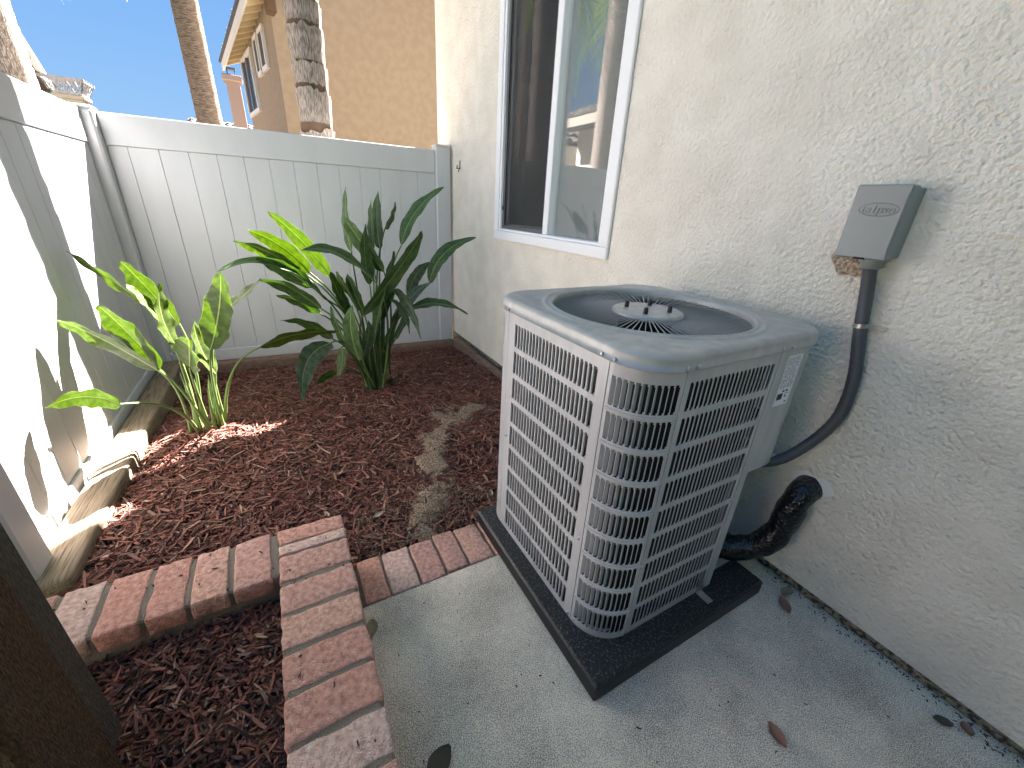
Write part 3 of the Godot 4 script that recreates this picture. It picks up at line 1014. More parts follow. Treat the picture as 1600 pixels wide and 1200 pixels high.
func build_brickwork() -> void:
	var shapes := []
	for i in 5:
		shapes.append(worn_block(Vector3(0.202, 0.058, 0.095), 0.006, 0.0065, 300 + i, 14, 4, 8))
	var w := thing("brick_planter", "low red brick planter wall turning a corner around the small mulch bed", "planter wall")
	var st := mb()
	span(st, Vector3(-1.673, -0.33, 2.686), Vector3(-1.483, 0.2452, 4.70), 0.006)
	span(st, Vector3(-2.30, -0.33, 2.685), Vector3(-1.6735, 0.2448, 2.874), 0.006)
	obj("mortar", st, mats.mortar, w)
	var k := 0
	for e in [[2.678, 2.748], [2.755, 2.797], [2.805, 2.908], [2.922, 3.022], [3.034, 3.132], [3.146, 3.242], [3.254, 3.353], [3.366, 3.46], [3.473, 3.57], [3.583, 3.68], [3.692, 3.79], [3.80, 3.90], [3.912, 4.01], [4.02, 4.12], [4.13, 4.23]]:
		brick(w, shapes, Vector3(-1.5775, 0.2205, (e[0] + e[1]) / 2.0), e[1] - e[0], true, k)
		k += 1
	for e in [[-1.798, -1.698], [-1.898, -1.811], [-1.996, -1.910], [-2.099, -2.008], [-2.200, -2.111], [-2.305, -2.212]]:
		brick(w, shapes, Vector3((e[0] + e[1]) / 2.0, 0.2195, 2.779), e[1] - e[0], false, k)
		k += 1
	# lower courses on the outer face
	for c in 3:
		for i in 9:
			brick(w, shapes, Vector3(-1.524, 0.157 - 0.068 * c, 2.79 + 0.212 * i + (0.106 if c % 2 else 0.0)), 0.088, false, k)
			k += 1
	# edging row let into the ground between the bed and the slab
	var g := thing("brick_edging", "ground level row of dusty bricks between mulch bed and concrete", "edging")
	st = mb()
	span(st, Vector3(-1.470, -0.33, 2.690), Vector3(0.017, -0.008, 2.889))
	obj("mortar", st, mats.mortar, g)
	var x := -1.452
	for i in 14:
		var wd := 0.086 + 0.008 * ((i * 5) % 3)
		brick(g, shapes, Vector3(x + wd / 2.0, -0.026 + 0.003 * ((i * 3) % 3), 2.790 + 0.004 * ((i * 7) % 3 - 1)), wd, false, k)
		x += wd + 0.008
		k += 1


func build_timbers() -> void:
	var o := put_mesh("landscape_timber", worn_block(Vector3(0.135, 0.17, 2.28), 0.022, 0.004, 401, 8, 8, 90), mats.timber)
	o.transform = Transform3D(Basis(Vector3.UP, -0.004), Vector3(-2.383, -0.012, 1.262))
	tag(o, "pale weathered timber along the foot of the left fence", "timber", "timbers around the bed")
	o = put_mesh("landscape_timber", worn_block(Vector3(2.33, 0.12, 0.10), 0.028, 0.005, 402, 60, 6, 6), mats.timber_x)
	o.transform = Transform3D(Basis(Vector3.BACK, -0.018), Vector3(-1.195, -0.062, 0.092))
	tag(o, "dark timber along the foot of the back fence", "timber", "timbers around the bed")
	var labels := ["short brown board edging against the house wall, at the fence corner", "short brown board edging against the house wall, nearer the air conditioner"]
	var zs := [[0.16, 0.70], [0.705, 1.26]]
	for i in 2:
		o = put_mesh("edging_board", worn_block(Vector3(0.05, 0.11, zs[i][1] - zs[i][0]), 0.008, 0.003, 405 + i, 4, 5, 20), mats.timber_wall)
		o.transform = Transform3D(Basis(Vector3.UP, 0.02 - 0.03 * i), Vector3(-0.038 - 0.006 * i, -0.028 - 0.008 * i, (zs[i][0] + zs[i][1]) / 2.0))
		tag(o, labels[i], "edging board", "boards along the house wall")


func bed_y(x: float, z: float) -> float:
	var y := lerpf(-0.085, -0.010, smoothstep(0.1, 1.7, z))
	y += 0.055 * exp(-((x + 2.02) * (x + 2.02) + (z - 1.32) * (z - 1.32)) / 0.07)
	y += 0.035 * exp(-((x + 1.0) * (x + 1.0) + (z - 0.95) * (z - 0.95)) / 0.10)
	y += 0.035 * smoothstep(-1.7, -2.3, x) * smoothstep(1.2, 2.3, z)
	y += bed_noise.get_noise_2d(x * 2.2, z * 2.2) * 0.022 + bed_noise.get_noise_2d(x * 9.0 + 40.0, z * 9.0) * 0.010
	return y


func bare(x: float, z: float) -> float:
	var p := Vector2(x, z)
	var path := [Vector3(-0.46, 1.66, 0.09), Vector3(-0.66, 1.70, 0.15), Vector3(-0.86, 1.90, 0.11), Vector3(-0.98, 2.20, 0.075), Vector3(-1.06, 2.45, 0.12), Vector3(-1.18, 2.60, 0.09)]
	var best := -9.0
	for i in path.size() - 1:
		var a := Vector2(path[i].x, path[i].y)
		var b := Vector2(path[i + 1].x, path[i + 1].y)
		var t := clampf((p - a).dot(b - a) / (b - a).length_squared(), 0, 1)
		best = maxf(best, 1.0 - p.distance_to(a.lerp(b, t)) / lerpf(path[i].z, path[i + 1].z, t))
	return best + bed_noise.get_noise_2d(x * 4.0, z * 4.0 + 9.0) * 1.1 + bed_noise.get_noise_2d(x * 14.0, z * 14.0) * 0.5 - 0.15


func chip_shape(seed_n: int) -> ArrayMesh:
	var r := RandomNumberGenerator.new()
	r.seed = seed_n
	var st := mb()
	st.set_smooth_group(-1)
	var rows := []
	var n := 3
	var bend := (r.randf() - 0.5) * 0.5
	for i in n + 1:
		var t := float(i) / n
		var wd := (0.5 - 0.32 * absf(t - 0.4) * r.randf_range(0.6, 1.8)) * (0.35 if i == n else 1.0)
		var x := t - 0.5
		var z := bend * 0.16 * sin(t * PI) * 6.0 + (r.randf() - 0.5) * 0.2
		var y := (r.randf() - 0.5) * 0.3
		rows.append([Vector3(x, y + 0.4, z - wd), Vector3(x, y + 0.5, z + wd), Vector3(x + 0.03, y - 0.4, z + wd * 0.8), Vector3(x - 0.02, y - 0.5, z - wd * 0.9)])
	for i in n:
		var c: Vector3 = (rows[i][0] + rows[i][2] + rows[i + 1][0] + rows[i + 1][2]) / 4.0
		for k in 4:
			quad_out(st, rows[i][k], rows[i][(k + 1) % 4], rows[i + 1][(k + 1) % 4], rows[i + 1][k], c)
	for e in [0, n]:
		quad_out(st, rows[e][0], rows[e][1], rows[e][2], rows[e][3], Vector3.ZERO)
	st.generate_normals()
	return st.commit()


func scatter(called: String, mesh: Mesh, m: Material, spots: Array, parent: Node3D) -> MultiMeshInstance3D:
	var mm := MultiMesh.new()
	mm.transform_format = MultiMesh.TRANSFORM_3D
	mm.use_colors = true
	mm.mesh = mesh
	mm.instance_count = spots.size()
	for i in spots.size():
		mm.set_instance_transform(i, spots[i][0])
		mm.set_instance_color(i, spots[i][1])
	var o := MultiMeshInstance3D.new()
	o.name = numbered(called) if parent == self else called
	o.multimesh = mm
	o.material_override = m
	parent.add_child(o, true)
	o.set_meta("kind", "stuff")
	return o


func chip_at(x: float, y: float, z: float, big: float) -> Array:
	var l := rng.randf_range(0.012, 0.050) * big
	if rng.randf() < 0.09:
		l *= 1.9
	var wd := rng.randf_range(0.0035, 0.0095) * sqrt(big)
	var th := rng.randf_range(0.0015, 0.0045)
	var b := Basis(Vector3.UP, rng.randf() * TAU) * Basis(Vector3.BACK, rng.randfn(0.0, 0.20)) * Basis(Vector3.RIGHT, rng.randfn(0.0, 0.5)) * Basis.from_scale(Vector3(l, th, wd))
	var k := pow(rng.randf(), 1.3) * 1.35 + 0.30
	var c := Color(0.140 * k, 0.046 * k, 0.029 * k)
	var pick := rng.randf()
	if pick < 0.05:
		c = Color(0.30, 0.19, 0.13) * rng.randf_range(0.6, 1.1)
	elif pick < 0.22:
		c = Color(0.19, 0.075, 0.052) * rng.randf_range(0.7, 1.25)
	elif pick < 0.32:
		c = Color(0.035, 0.015, 0.012)
	return [Transform3D(b, Vector3(x, y, z)), c]


func grid_sheet(st: SurfaceTool, x0: float, x1: float, z0: float, z1: float, step: float, height: Callable, keep: Callable) -> void:
	st.set_smooth_group(0)
	var nx := int((x1 - x0) / step)
	var nz := int((z1 - z0) / step)
	for i in nx:
		for j in nz:
			var xa := x0 + (x1 - x0) * i / nx
			var xb := x0 + (x1 - x0) * (i + 1) / nx
			var za := z0 + (z1 - z0) * j / nz
			var zb := z0 + (z1 - z0) * (j + 1) / nz
			if keep.call((xa + xb) / 2.0, (za + zb) / 2.0):
				var a := Vector3(xa, height.call(xa, za), za)
				quad_out(st, a, Vector3(xb, height.call(xb, za), za), Vector3(xb, height.call(xb, zb), zb), Vector3(xa, height.call(xa, zb), zb), a - Vector3(0, 1, 0))


func small_bed_y(x: float, z: float) -> float:
	return 0.162 + bed_noise.get_noise_2d(x * 5.0, z * 5.0 + 70.0) * 0.018 - 0.02 * smoothstep(-2.0, -2.4, x)


func build_mulch() -> void:
	var chips := []
	for i in 6:
		chips.append(chip_shape(500 + i))
	var st := mb()
	grid_sheet(st, -2.45, -0.001, 0.03, 2.70, 0.025, func(x, z): return bed_y(x, z) - 0.006, func(_x, _z): return true)
	struct("planting_bed", st, mats.soil)
	st = mb()
	grid_sheet(st, -1.50, -0.30, 1.35, 2.70, 0.02, func(x, z): return bed_y(x, z) - 0.016 + 0.034 * clampf(bare(x, z) + 0.45, 0, 1) + bed_noise.get_noise_2d(x * 30.0, z * 30.0) * 0.008, func(x, z): return bare(x, z) > -0.25)
	struct("bare_soil_path", st, mats.dry_soil)
	var lots := [[], [], [], [], [], []]
	var made := 0
	while made < 52000:
		var x := rng.randf_range(-2.36, -0.035)
		var z := rng.randf_range(0.13, 2.71)
		made += 1
		var q := bare(x, z)
		if q > -0.15 and rng.randf() < smoothstep(-0.15, 0.5, q) * 0.86:
			continue
		if z > 2.66 and x > -1.45 and rng.randf() < 0.75:
			continue
		lots[made % 6].append(chip_at(x, bed_y(x, z) + rng.randf() * 0.010 - 0.002 + (0.012 if q > 0.0 else 0.0), z, 1.08))
	# long faded splinters lying over the finer bark
	for i in 2600:
		var x := rng.randf_range(-2.30, -0.06)
		var z := rng.randf_range(0.2, 2.68)
		if bare(x, z) > 0.1 and rng.randf() < 0.7:
			continue
		var b := Basis(Vector3.UP, rng.randf() * TAU) * Basis(Vector3.BACK, rng.randfn(0.0, 0.12)) * Basis(Vector3.RIGHT, rng.randfn(0.0, 0.3)) * Basis.from_scale(Vector3(rng.randf_range(0.05, 0.10), rng.randf_range(0.002, 0.005), rng.randf_range(0.004, 0.012)))
		var c := Color(0.17, 0.068, 0.045) if i % 4 else Color(0.24, 0.135, 0.09)
		lots[i % 6].append([Transform3D(b, Vector3(x, bed_y(x, z) + 0.012, z)), c * rng.randf_range(0.45, 1.2)])
	var root := thing("mulch", "dark red bark mulch covering the main planting bed", "mulch")
	root.set_meta("kind", "stuff")
	for i in 6:
		scatter("bark_chips", chips[i], mats.chip, lots[i], root)
	# the small bed behind the planter wall
	st = mb()
	grid_sheet(st, -2.42, -1.655, 2.85, 4.60, 0.03, func(x, z): return small_bed_y(x, z) - 0.006, func(_x, _z): return true)
	struct("small_bed", st, mats.soil)
	var lots2 := [[], [], []]
	for i in 17000:
		var x := rng.randf_range(-2.40, -1.675)
		var z := rng.randf_range(2.885, 4.5)
		lots2[i % 3].append(chip_at(x, small_bed_y(x, z) + rng.randf() * 0.016 - 0.003, z, 0.88))
	root = thing("mulch", "dark red bark mulch in the small brick planter bed", "mulch")
	root.set_meta("kind", "stuff")
	for i in 3:
		scatter("bark_chips", chips[i * 2], mats.chip, lots2[i], root)
	# straw and roots over the bare strip near the edging bricks
	var stem := mb()
	tube(stem, [Vector3(-0.5, 0, 0), Vector3(-0.15, 0.05, 0.02), Vector3(0.2, 0.03, -0.03), Vector3(0.5, 0, 0.02)], [0.02], 4)
	stem.generate_normals()
	var spots := []
	for i in 520:
		var x := rng.randf_range(-1.42, -0.80)
		var z := rng.randf_range(2.42, 2.71)
		if rng.randf() < 0.25:
			z = rng.randf_range(1.6, 2.6)
			x = -0.78 - (z - 1.7) * 0.42 + rng.randfn(0.0, 0.14)
		var l := rng.randf_range(0.015, 0.055)
		var c := Color(0.36, 0.255, 0.165) * rng.randf_range(0.35, 1.15)
		spots.append([Transform3D(Basis(Vector3.UP, rng.randf() * TAU) * Basis(Vector3.BACK, rng.randfn(0, 0.25)) * Basis.from_scale(Vector3(l, 0.045, 0.045)), Vector3(x, bed_y(x, z) + 0.012 + rng.randf() * 0.014, z)), c])
	var s := scatter("dry_grass", stem.commit(), mats.straw, spots, self)
	tag(s, "dry straw and root bits over the bare soil by the edging bricks", "dry grass", "", "stuff")
	# broken paver showing through the soil
	var p := put_mesh("paver_stone", worn_block(Vector3(0.13, 0.05, 0.17), 0.010, 0.02, 611, 9, 4, 10), mats.dry_soil)
	p.transform = Transform3D(Basis(Vector3.UP, 0.12) * Basis(Vector3.RIGHT, 0.05), Vector3(-0.975, bed_y(-0.97, 2.19) + 0.012, 2.19))
	tag(p, "broken grey paver stone half buried in the bare soil path", "stone")


# ---------------------------------------------------------------- bird of paradise clumps

func leaf(root: Node3D, b0: Vector3, k0: Vector3, t0: Vector3, w: float, turn: int, look := 0) -> void:
	leaf_shapes += 1
	var sd := leaf_shapes
	var r := RandomNumberGenerator.new()
	r.seed = 900 + sd
	var B := b0 - root.position
	var K := k0 - root.position
	var T := t0 - root.position
	var a := (T - B).normalized()
	var ref := Vector3(0, 0.6, 0.8)
	var n := (ref - a * a.dot(ref)).normalized()
	var th := deg_to_rad(turn)
	var side := a.cross(n) * cos(th) + n * sin(th)
	var nn := side.cross(a).normalized()
	var fold := r.randf_range(0.16, 0.42)
	var rows := 20
	var cols := 8
	var st := mb()
	st.set_smooth_group(0)
	var grid := []
	var rib := []
	for i in rows + 1:
		var t := float(i) / rows
		var c := B.lerp(K, t).lerp(K.lerp(T, t), t)
		var tt := clampf(t, 0.004, 0.9995)
		var hw := w * 0.5 * pow(tt, 0.46) * pow(1.0 - tt, 0.78) / 0.42
		if i == 0:
			hw = w * 0.03
		rib.append(c - nn * 0.0025)
		var row := []
		for j in cols + 1:
			var v := float(j) / cols * 2.0 - 1.0
			var lift := fold * absf(v) * hw * (1.0 - 0.35 * absf(v))
			var wave := sin(t * (15.0 + sd % 5) + v * 2.0 + sd) * 0.05 * w * v * v + r.randf_range(-1, 1) * 0.012 * w * v * v
			var edge := 1.0 + (0.035 * sin(t * 41.0 + sd * 2.0 + v) + r.randf_range(-0.03, 0.03)) * absf(v)
			row.append([c + side * v * hw * edge + nn * (lift + wave), Vector2((v + 1.0) / 2.0, t)])
		grid.append(row)
	for i in rows:
		for j in cols:
			for q in [[i, j], [i + 1, j + 1], [i + 1, j], [i, j], [i, j + 1], [i + 1, j + 1]]:
				st.set_uv(grid[q[0]][q[1]][1])
				st.add_vertex(grid[q[0]][q[1]][0])
	var m: Material = [mats.leaf, mats.leaf_young, mats.leaf_blue][look]
	var lf := obj("leaf", st, m, root)
	st = mb()
	tube(st, rib, [0.0042, 0.004, 0.0038, 0.0036, 0.0034, 0.0032, 0.003, 0.0028, 0.0026, 0.0024, 0.0022, 0.002, 0.0018, 0.0016, 0.0014, 0.0012, 0.001, 0.0008, 0.0007, 0.0006, 0.0005], 5)
	obj("midrib", st, mats.midrib, lf)
	# stalk from the ground
	var dirh := Vector3(B.x, 0, B.z)
	var G := dirh.limit_length(0.09) * r.randf_range(0.3, 1.0) + Vector3(r.randf_range(-0.035, 0.035), 0, r.randf_range(-0.035, 0.035))
	G.y = bed_y(G.x + root.position.x, G.z + root.position.z) - root.position.y - 0.01
	var rise := B.y - G.y
	var ctrl := G.lerp(B, 0.45) + Vector3(0, rise * 0.16 + 0.03, 0) + (B - a * B.distance_to(G) * 0.5 - G.lerp(B, 0.5)) * 0.45
	var pts := curve(G, ctrl, B, 12)
	var radii := []
	for i in 13:
		radii.append(lerpf(0.0095, 0.0048, i / 12.0))
	st = mb()
	tube(st, pts, radii, 7)
	obj("stem", st, mats.stem if look != 0 or sd % 3 == 0 else mats.stem_dark, root)


func sheath(root: Node3D, ang: float, reach: float, high: float, m: Material, wd: float) -> void:
	var st := mb()
	var base := Vector3(cos(ang), 0, sin(ang)) * 0.05
	var tip := Vector3(cos(ang), 0, sin(ang)) * reach + Vector3(0, high, 0)
	var pts := curve(base - Vector3(0, 0.04, 0), base + Vector3(0, high * 0.7, 0), tip, 7)
	tube(st, pts, [wd, wd, wd * 0.9, wd * 0.8, wd * 0.65, wd * 0.5, wd * 0.3, wd * 0.1], 6)
	obj("sheath", st, m, root)


func build_clumps() -> void:
	var c1 := thing("bird_of_paradise", "smaller, sunlit bird of paradise clump with bright green leaves, by the left fence", "plant", Vector3(-2.035, 0.03, 1.33))
	var c2 := thing("bird_of_paradise", "larger, darker bird of paradise clump with many lance leaves, before the back fence", "plant", Vector3(-1.01, -0.02, 1.0))
	leaf(c2, Vector3(-1.235, 0.793, 0.860), Vector3(-1.377, 1.066, 0.860), Vector3(-1.543, 1.198, 0.860), 0.106, 54, 1)
	leaf(c2, Vector3(-1.368, 0.847, 1.020), Vector3(-1.490, 1.046, 1.060), Vector3(-1.660, 1.105, 1.100), 0.114, 60, 1)
	leaf(c2, Vector3(-1.420, 0.861, 1.050), Vector3(-1.601, 1.026, 1.100), Vector3(-1.733, 1.047, 1.150), 0.106, 84, 1)
	leaf(c2, Vector3(-1.370, 0.765, 1.080), Vector3(-1.538, 0.931, 1.140), Vector3(-1.642, 0.970, 1.200), 0.106, 66, 0)
	leaf(c2, Vector3(-1.313, 0.696, 1.100), Vector3(-1.529, 1.050, 1.150), Vector3(-1.833, 0.895, 1.200), 0.106, -34, 0)
	leaf(c2, Vector3(-1.340, 0.636, 1.140), Vector3(-1.524, 0.854, 1.220), Vector3(-1.639, 0.856, 1.300), 0.097, 76, 0)
	leaf(c2, Vector3(-1.346, 0.585, 1.050), Vector3(-1.470, 0.715, 1.100), Vector3(-1.578, 0.741, 1.150), 0.088, 84, 0)
	leaf(c2, Vector3(-1.293, 0.417, 1.100), Vector3(-1.433, 0.602, 1.150), Vector3(-1.576, 0.596, 1.200), 0.097, 82, 0)
	leaf(c2, Vector3(-1.318, 0.430, 1.220), Vector3(-1.522, 0.430, 1.320), Vector3(-1.533, 0.141, 1.420), 0.132, 32, 2)
	leaf(c2, Vector3(-1.244, 0.352, 1.100), Vector3(-1.235, 0.262, 1.125), Vector3(-1.302, 0.156, 1.150), 0.079, -46, 0)
	leaf(c2, Vector3(-1.289, 0.167, 1.060), Vector3(-1.382, 0.164, 1.080), Vector3(-1.439, 0.100, 1.100), 0.079, 66, 0)
	leaf(c2, Vector3(-0.993, 0.794, 1.150), Vector3(-1.209, 1.067, 1.250), Vector3(-1.418, 1.016, 1.350), 0.097, -20, 0)
	leaf(c2, Vector3(-1.088, 0.960, 0.920), Vector3(-1.109, 1.153, 0.885), Vector3(-1.070, 1.362, 0.850), 0.079, 62, 0)
	leaf(c2, Vector3(-0.894, 0.832, 0.980), Vector3(-1.077, 1.101, 0.965), Vector3(-1.116, 1.186, 0.950), 0.106, 54, 0)
	leaf(c2, Vector3(-1.011, 0.762, 1.060), Vector3(-1.050, 0.949, 1.080), Vector3(-1.012, 1.151, 1.100), 0.106, -36, 0)
	leaf(c2, Vector3(-0.891, 0.978, 0.900), Vector3(-0.903, 1.154, 0.850), Vector3(-0.851, 1.353, 0.800), 0.088, 44, 0)
	leaf(c2, Vector3(-0.849, 1.110, 0.900), Vector3(-0.773, 1.212, 0.860), Vector3(-0.742, 1.289, 0.820), 0.079, -72, 0)
	leaf(c2, Vector3(-0.753, 1.005, 0.950), Vector3(-0.683, 1.267, 0.950), Vector3(-0.425, 1.401, 0.950), 0.106, 32, 0)
	leaf(c2, Vector3(-1.096, 0.573, 1.150), Vector3(-0.740, 1.010, 1.250), Vector3(-0.724, 1.131, 1.350), 0.114, -54, 0)
	leaf(c2, Vector3(-0.540, 0.723, 0.900), Vector3(-0.476, 1.005, 0.900), Vector3(-0.151, 1.062, 0.900), 0.106, 16, 0)
	leaf(c2, Vector3(-0.715, 0.629, 0.900), Vector3(-0.659, 0.817, 0.875), Vector3(-0.508, 0.878, 0.850), 0.106, -42, 2)
	leaf(c2, Vector3(-0.868, 0.450, 1.000), Vector3(-0.734, 0.663, 1.000), Vector3(-0.577, 0.751, 1.000), 0.097, 34, 2)
	leaf(c2, Vector3(-0.728, 0.555, 1.000), Vector3(-0.521, 0.659, 1.010), Vector3(-0.270, 0.490, 1.020), 0.097, 26, 0)
	leaf(c2, Vector3(-0.859, 0.736, 1.100), Vector3(-0.762, 0.684, 1.175), Vector3(-0.729, 0.400, 1.250), 0.088, -72, 2)
	leaf(c2, Vector3(-1.158, 0.298, 1.250), Vector3(-1.226, 0.531, 1.325), Vector3(-1.187, 0.708, 1.400), 0.114, 50, 0)
	leaf(c2, Vector3(-1.141, 0.313, 1.260), Vector3(-1.081, 0.462, 1.310), Vector3(-1.097, 0.600, 1.360), 0.088, -46, 2)
	leaf(c2, Vector3(-1.062, 0.561, 1.000), Vector3(-1.121, 0.727, 1.000), Vector3(-1.139, 0.833, 1.000), 0.097, 58, 0)
	leaf(c2, Vector3(-1.168, 0.598, 1.050), Vector3(-1.242, 0.756, 1.065), Vector3(-1.252, 0.861, 1.080), 0.097, -34, 1)
	leaf(c2, Vector3(-1.137, 0.696, 1.000), Vector3(-1.188, 0.782, 0.975), Vector3(-1.200, 0.840, 0.950), 0.079, 70, 1)
	leaf(c2, Vector3(-0.962, 0.509, 1.050), Vector3(-0.907, 0.712, 1.075), Vector3(-0.825, 0.839, 1.100), 0.097, -50, 0)
	leaf(c2, Vector3(-1.057, 0.344, 1.100), Vector3(-0.980, 0.502, 1.100), Vector3(-0.978, 0.659, 1.100), 0.088, 60, 0)
	leaf(c2, Vector3(-0.957, 0.812, 0.980), Vector3(-1.010, 1.005, 0.965), Vector3(-1.046, 1.134, 0.950), 0.079, 76, 0)
	leaf(c2, Vector3(-0.967, 0.636, 1.040), Vector3(-0.866, 0.827, 1.030), Vector3(-0.822, 0.978, 1.020), 0.088, -56, 0)
	leaf(c2, Vector3(-0.886, 0.662, 1.100), Vector3(-0.795, 0.589, 1.140), Vector3(-0.791, 0.424, 1.180), 0.079, 40, 0)
	leaf(c2, Vector3(-1.019, 0.431, 1.120), Vector3(-0.976, 0.646, 1.160), Vector3(-0.928, 0.821, 1.200), 0.088, 60, 0)
	leaf(c2, Vector3(-1.140, 0.432, 1.080), Vector3(-1.194, 0.612, 1.100), Vector3(-1.205, 0.752, 1.120), 0.088, -44, 0)
	leaf(c2, Vector3(-1.202, 0.336, 1.140), Vector3(-1.274, 0.525, 1.170), Vector3(-1.286, 0.666, 1.200), 0.079, 74, 0)
	leaf(c2, Vector3(-0.950, 0.279, 1.060), Vector3(-0.892, 0.462, 1.080), Vector3(-0.831, 0.613, 1.100), 0.079, -54, 0)
	leaf(c2, Vector3(-0.948, 0.970, 0.940), Vector3(-0.944, 1.152, 0.910), Vector3(-0.920, 1.294, 0.880), 0.079, 70, 0)
	leaf(c2, Vector3(-0.852, 0.339, 1.000), Vector3(-0.754, 0.498, 1.000), Vector3(-0.700, 0.620, 1.000), 0.079, 54, 0)
	leaf(c1, Vector3(-2.169, 0.767, 1.280), Vector3(-2.319, 0.904, 1.163), Vector3(-2.450, 0.985, 1.046), 0.106, 78, 1)
	leaf(c1, Vector3(-2.111, 0.654, 1.300), Vector3(-2.170, 0.792, 1.300), Vector3(-2.206, 0.859, 1.300), 0.096, -68, 1)
	leaf(c1, Vector3(-2.062, 0.613, 1.200), Vector3(-2.164, 0.849, 1.175), Vector3(-2.234, 0.949, 1.150), 0.144, 50, 1)
	leaf(c1, Vector3(-2.075, 0.553, 1.360), Vector3(-2.108, 0.733, 1.390), Vector3(-2.049, 0.876, 1.420), 0.125, -78, 1)
	leaf(c1, Vector3(-2.149, 0.453, 1.440), Vector3(-2.226, 0.726, 1.470), Vector3(-2.274, 0.803, 1.500), 0.144, 48, 1)
	leaf(c1, Vector3(-2.153, 0.451, 1.450), Vector3(-2.318, 0.692, 1.505), Vector3(-2.400, 0.762, 1.560), 0.125, 70, 1)
	leaf(c1, Vector3(-2.224, 0.435, 1.800), Vector3(-2.310, 0.546, 1.833), Vector3(-2.420, 0.488, 1.866), 0.115, 68, 1)
	leaf(c1, Vector3(-2.023, 0.452, 1.460), Vector3(-1.985, 0.573, 1.540), Vector3(-1.963, 0.650, 1.620), 0.154, 12, 1)
	leaf(c1, Vector3(-1.934, 0.501, 1.340), Vector3(-1.837, 0.717, 1.340), Vector3(-1.805, 0.912, 1.340), 0.163, 22, 1)
	leaf(c1, Vector3(-1.840, 0.686, 1.200), Vector3(-1.745, 0.738, 1.175), Vector3(-1.637, 0.842, 1.150), 0.096, 44, 1)
	leaf(c1, Vector3(-1.950, 0.336, 1.280), Vector3(-2.011, 0.521, 1.270), Vector3(-1.985, 0.650, 1.260), 0.125, -62, 1)
	leaf(c1, Vector3(-1.705, 0.481, 1.330), Vector3(-1.512, 0.562, 1.290), Vector3(-1.270, 0.511, 1.250), 0.115, -80, 1)
	for i in 9:
		sheath(c1, i * 0.7 + 0.2, 0.06 + 0.012 * (i % 4), 0.16 + 0.05 * (i % 5), mats.stem, 0.009)
	for i in 30:
		sheath(c2, i * 0.83, 0.07 + 0.02 * (i % 6), 0.20 + 0.075 * (i % 5), mats.stem_dark if i % 3 else mats.stem, 0.009)
	for i in 14:
		sheath(c2, i * 0.47 + 0.1, 0.13 + 0.03 * (i % 4), 0.06 + 0.04 * (i % 4), mats.dead_leaf, 0.005)


# ---------------------------------------------------------------- air conditioner

const XL := -0.875
const ZN := 3.414
const SIDE := 0.7542
const RAD := 0.1243
const FLAT := SIDE - 2.0 * RAD
const ARC := RAD * PI / 2.0

# point on the outline of the unit, s metres from the far end of its left face, and the way out
func rim(s: float, inset := 0.0) -> Array:
	var run := FLAT + ARC
	s = fposmod(s, run * 4.0)
	var k := int(s / run)
	var q := s - k * run
	var p: Vector2      # in the frame of the left face: x out, y along
	var n: Vector2
	if q < FLAT:
		p = Vector2(SIDE / 2.0, q - FLAT / 2.0)
		n = Vector2(1, 0)
	else:
		var a := (q - FLAT) / RAD
		n = Vector2(cos(a), sin(a))
		p = Vector2(SIDE / 2.0 - RAD, FLAT / 2.0) + n * RAD
	p -= n * inset
	var turn := -PI / 2.0 * k
	# left face looks towards -x and runs towards +z
	var pos := Vector3(-p.x, 0, p.y)
	var out := Vector3(-n.x, 0, n.y)
	var b := Basis(Vector3.UP, -turn)
	return [b * pos + Vector3(XL + SIDE / 2.0, 0, ZN - SIDE / 2.0), b * out]


func sheet(st: SurfaceTool, s0: float, s1: float, y0: float, y1: float, thick := 0.0016, proud := 0.0) -> void:
	st.set_smooth_group(0)
	var n := maxi(1, int(ceil((s1 - s0) / 0.018)))
	for i in n:
		var a := rim(s0 + (s1 - s0) * i / n, -proud)
		var b := rim(s0 + (s1 - s0) * (i + 1) / n, -proud)
		var mid: Vector3 = (a[0] + b[0]) / 2.0 - a[1] * thick / 2.0 + Vector3(0, (y0 + y1) / 2.0, 0)
		var Y0 := Vector3(0, y0, 0)
		var Y1 := Vector3(0, y1, 0)
		var ia: Vector3 = a[0] - a[1] * thick
		var ib: Vector3 = b[0] - b[1] * thick
		st.set_smooth_group(1)
		quad_out(st, a[0] + Y0, b[0] + Y0, b[0] + Y1, a[0] + Y1, mid)
		st.set_smooth_group(2)
		quad_out(st, ia + Y0, ib + Y0, ib + Y1, ia + Y1, mid)
		st.set_smooth_group(-1)
		quad_out(st, a[0] + Y1, b[0] + Y1, ib + Y1, ia + Y1, mid)
		quad_out(st, a[0] + Y0, b[0] + Y0, ib + Y0, ia + Y0, mid)
		if i == 0:
			quad_out(st, a[0] + Y0, ia + Y0, ia + Y1, a[0] + Y1, mid)
		if i == n - 1:
			quad_out(st, b[0] + Y0, ib + Y0, ib + Y1, b[0] + Y1, mid)


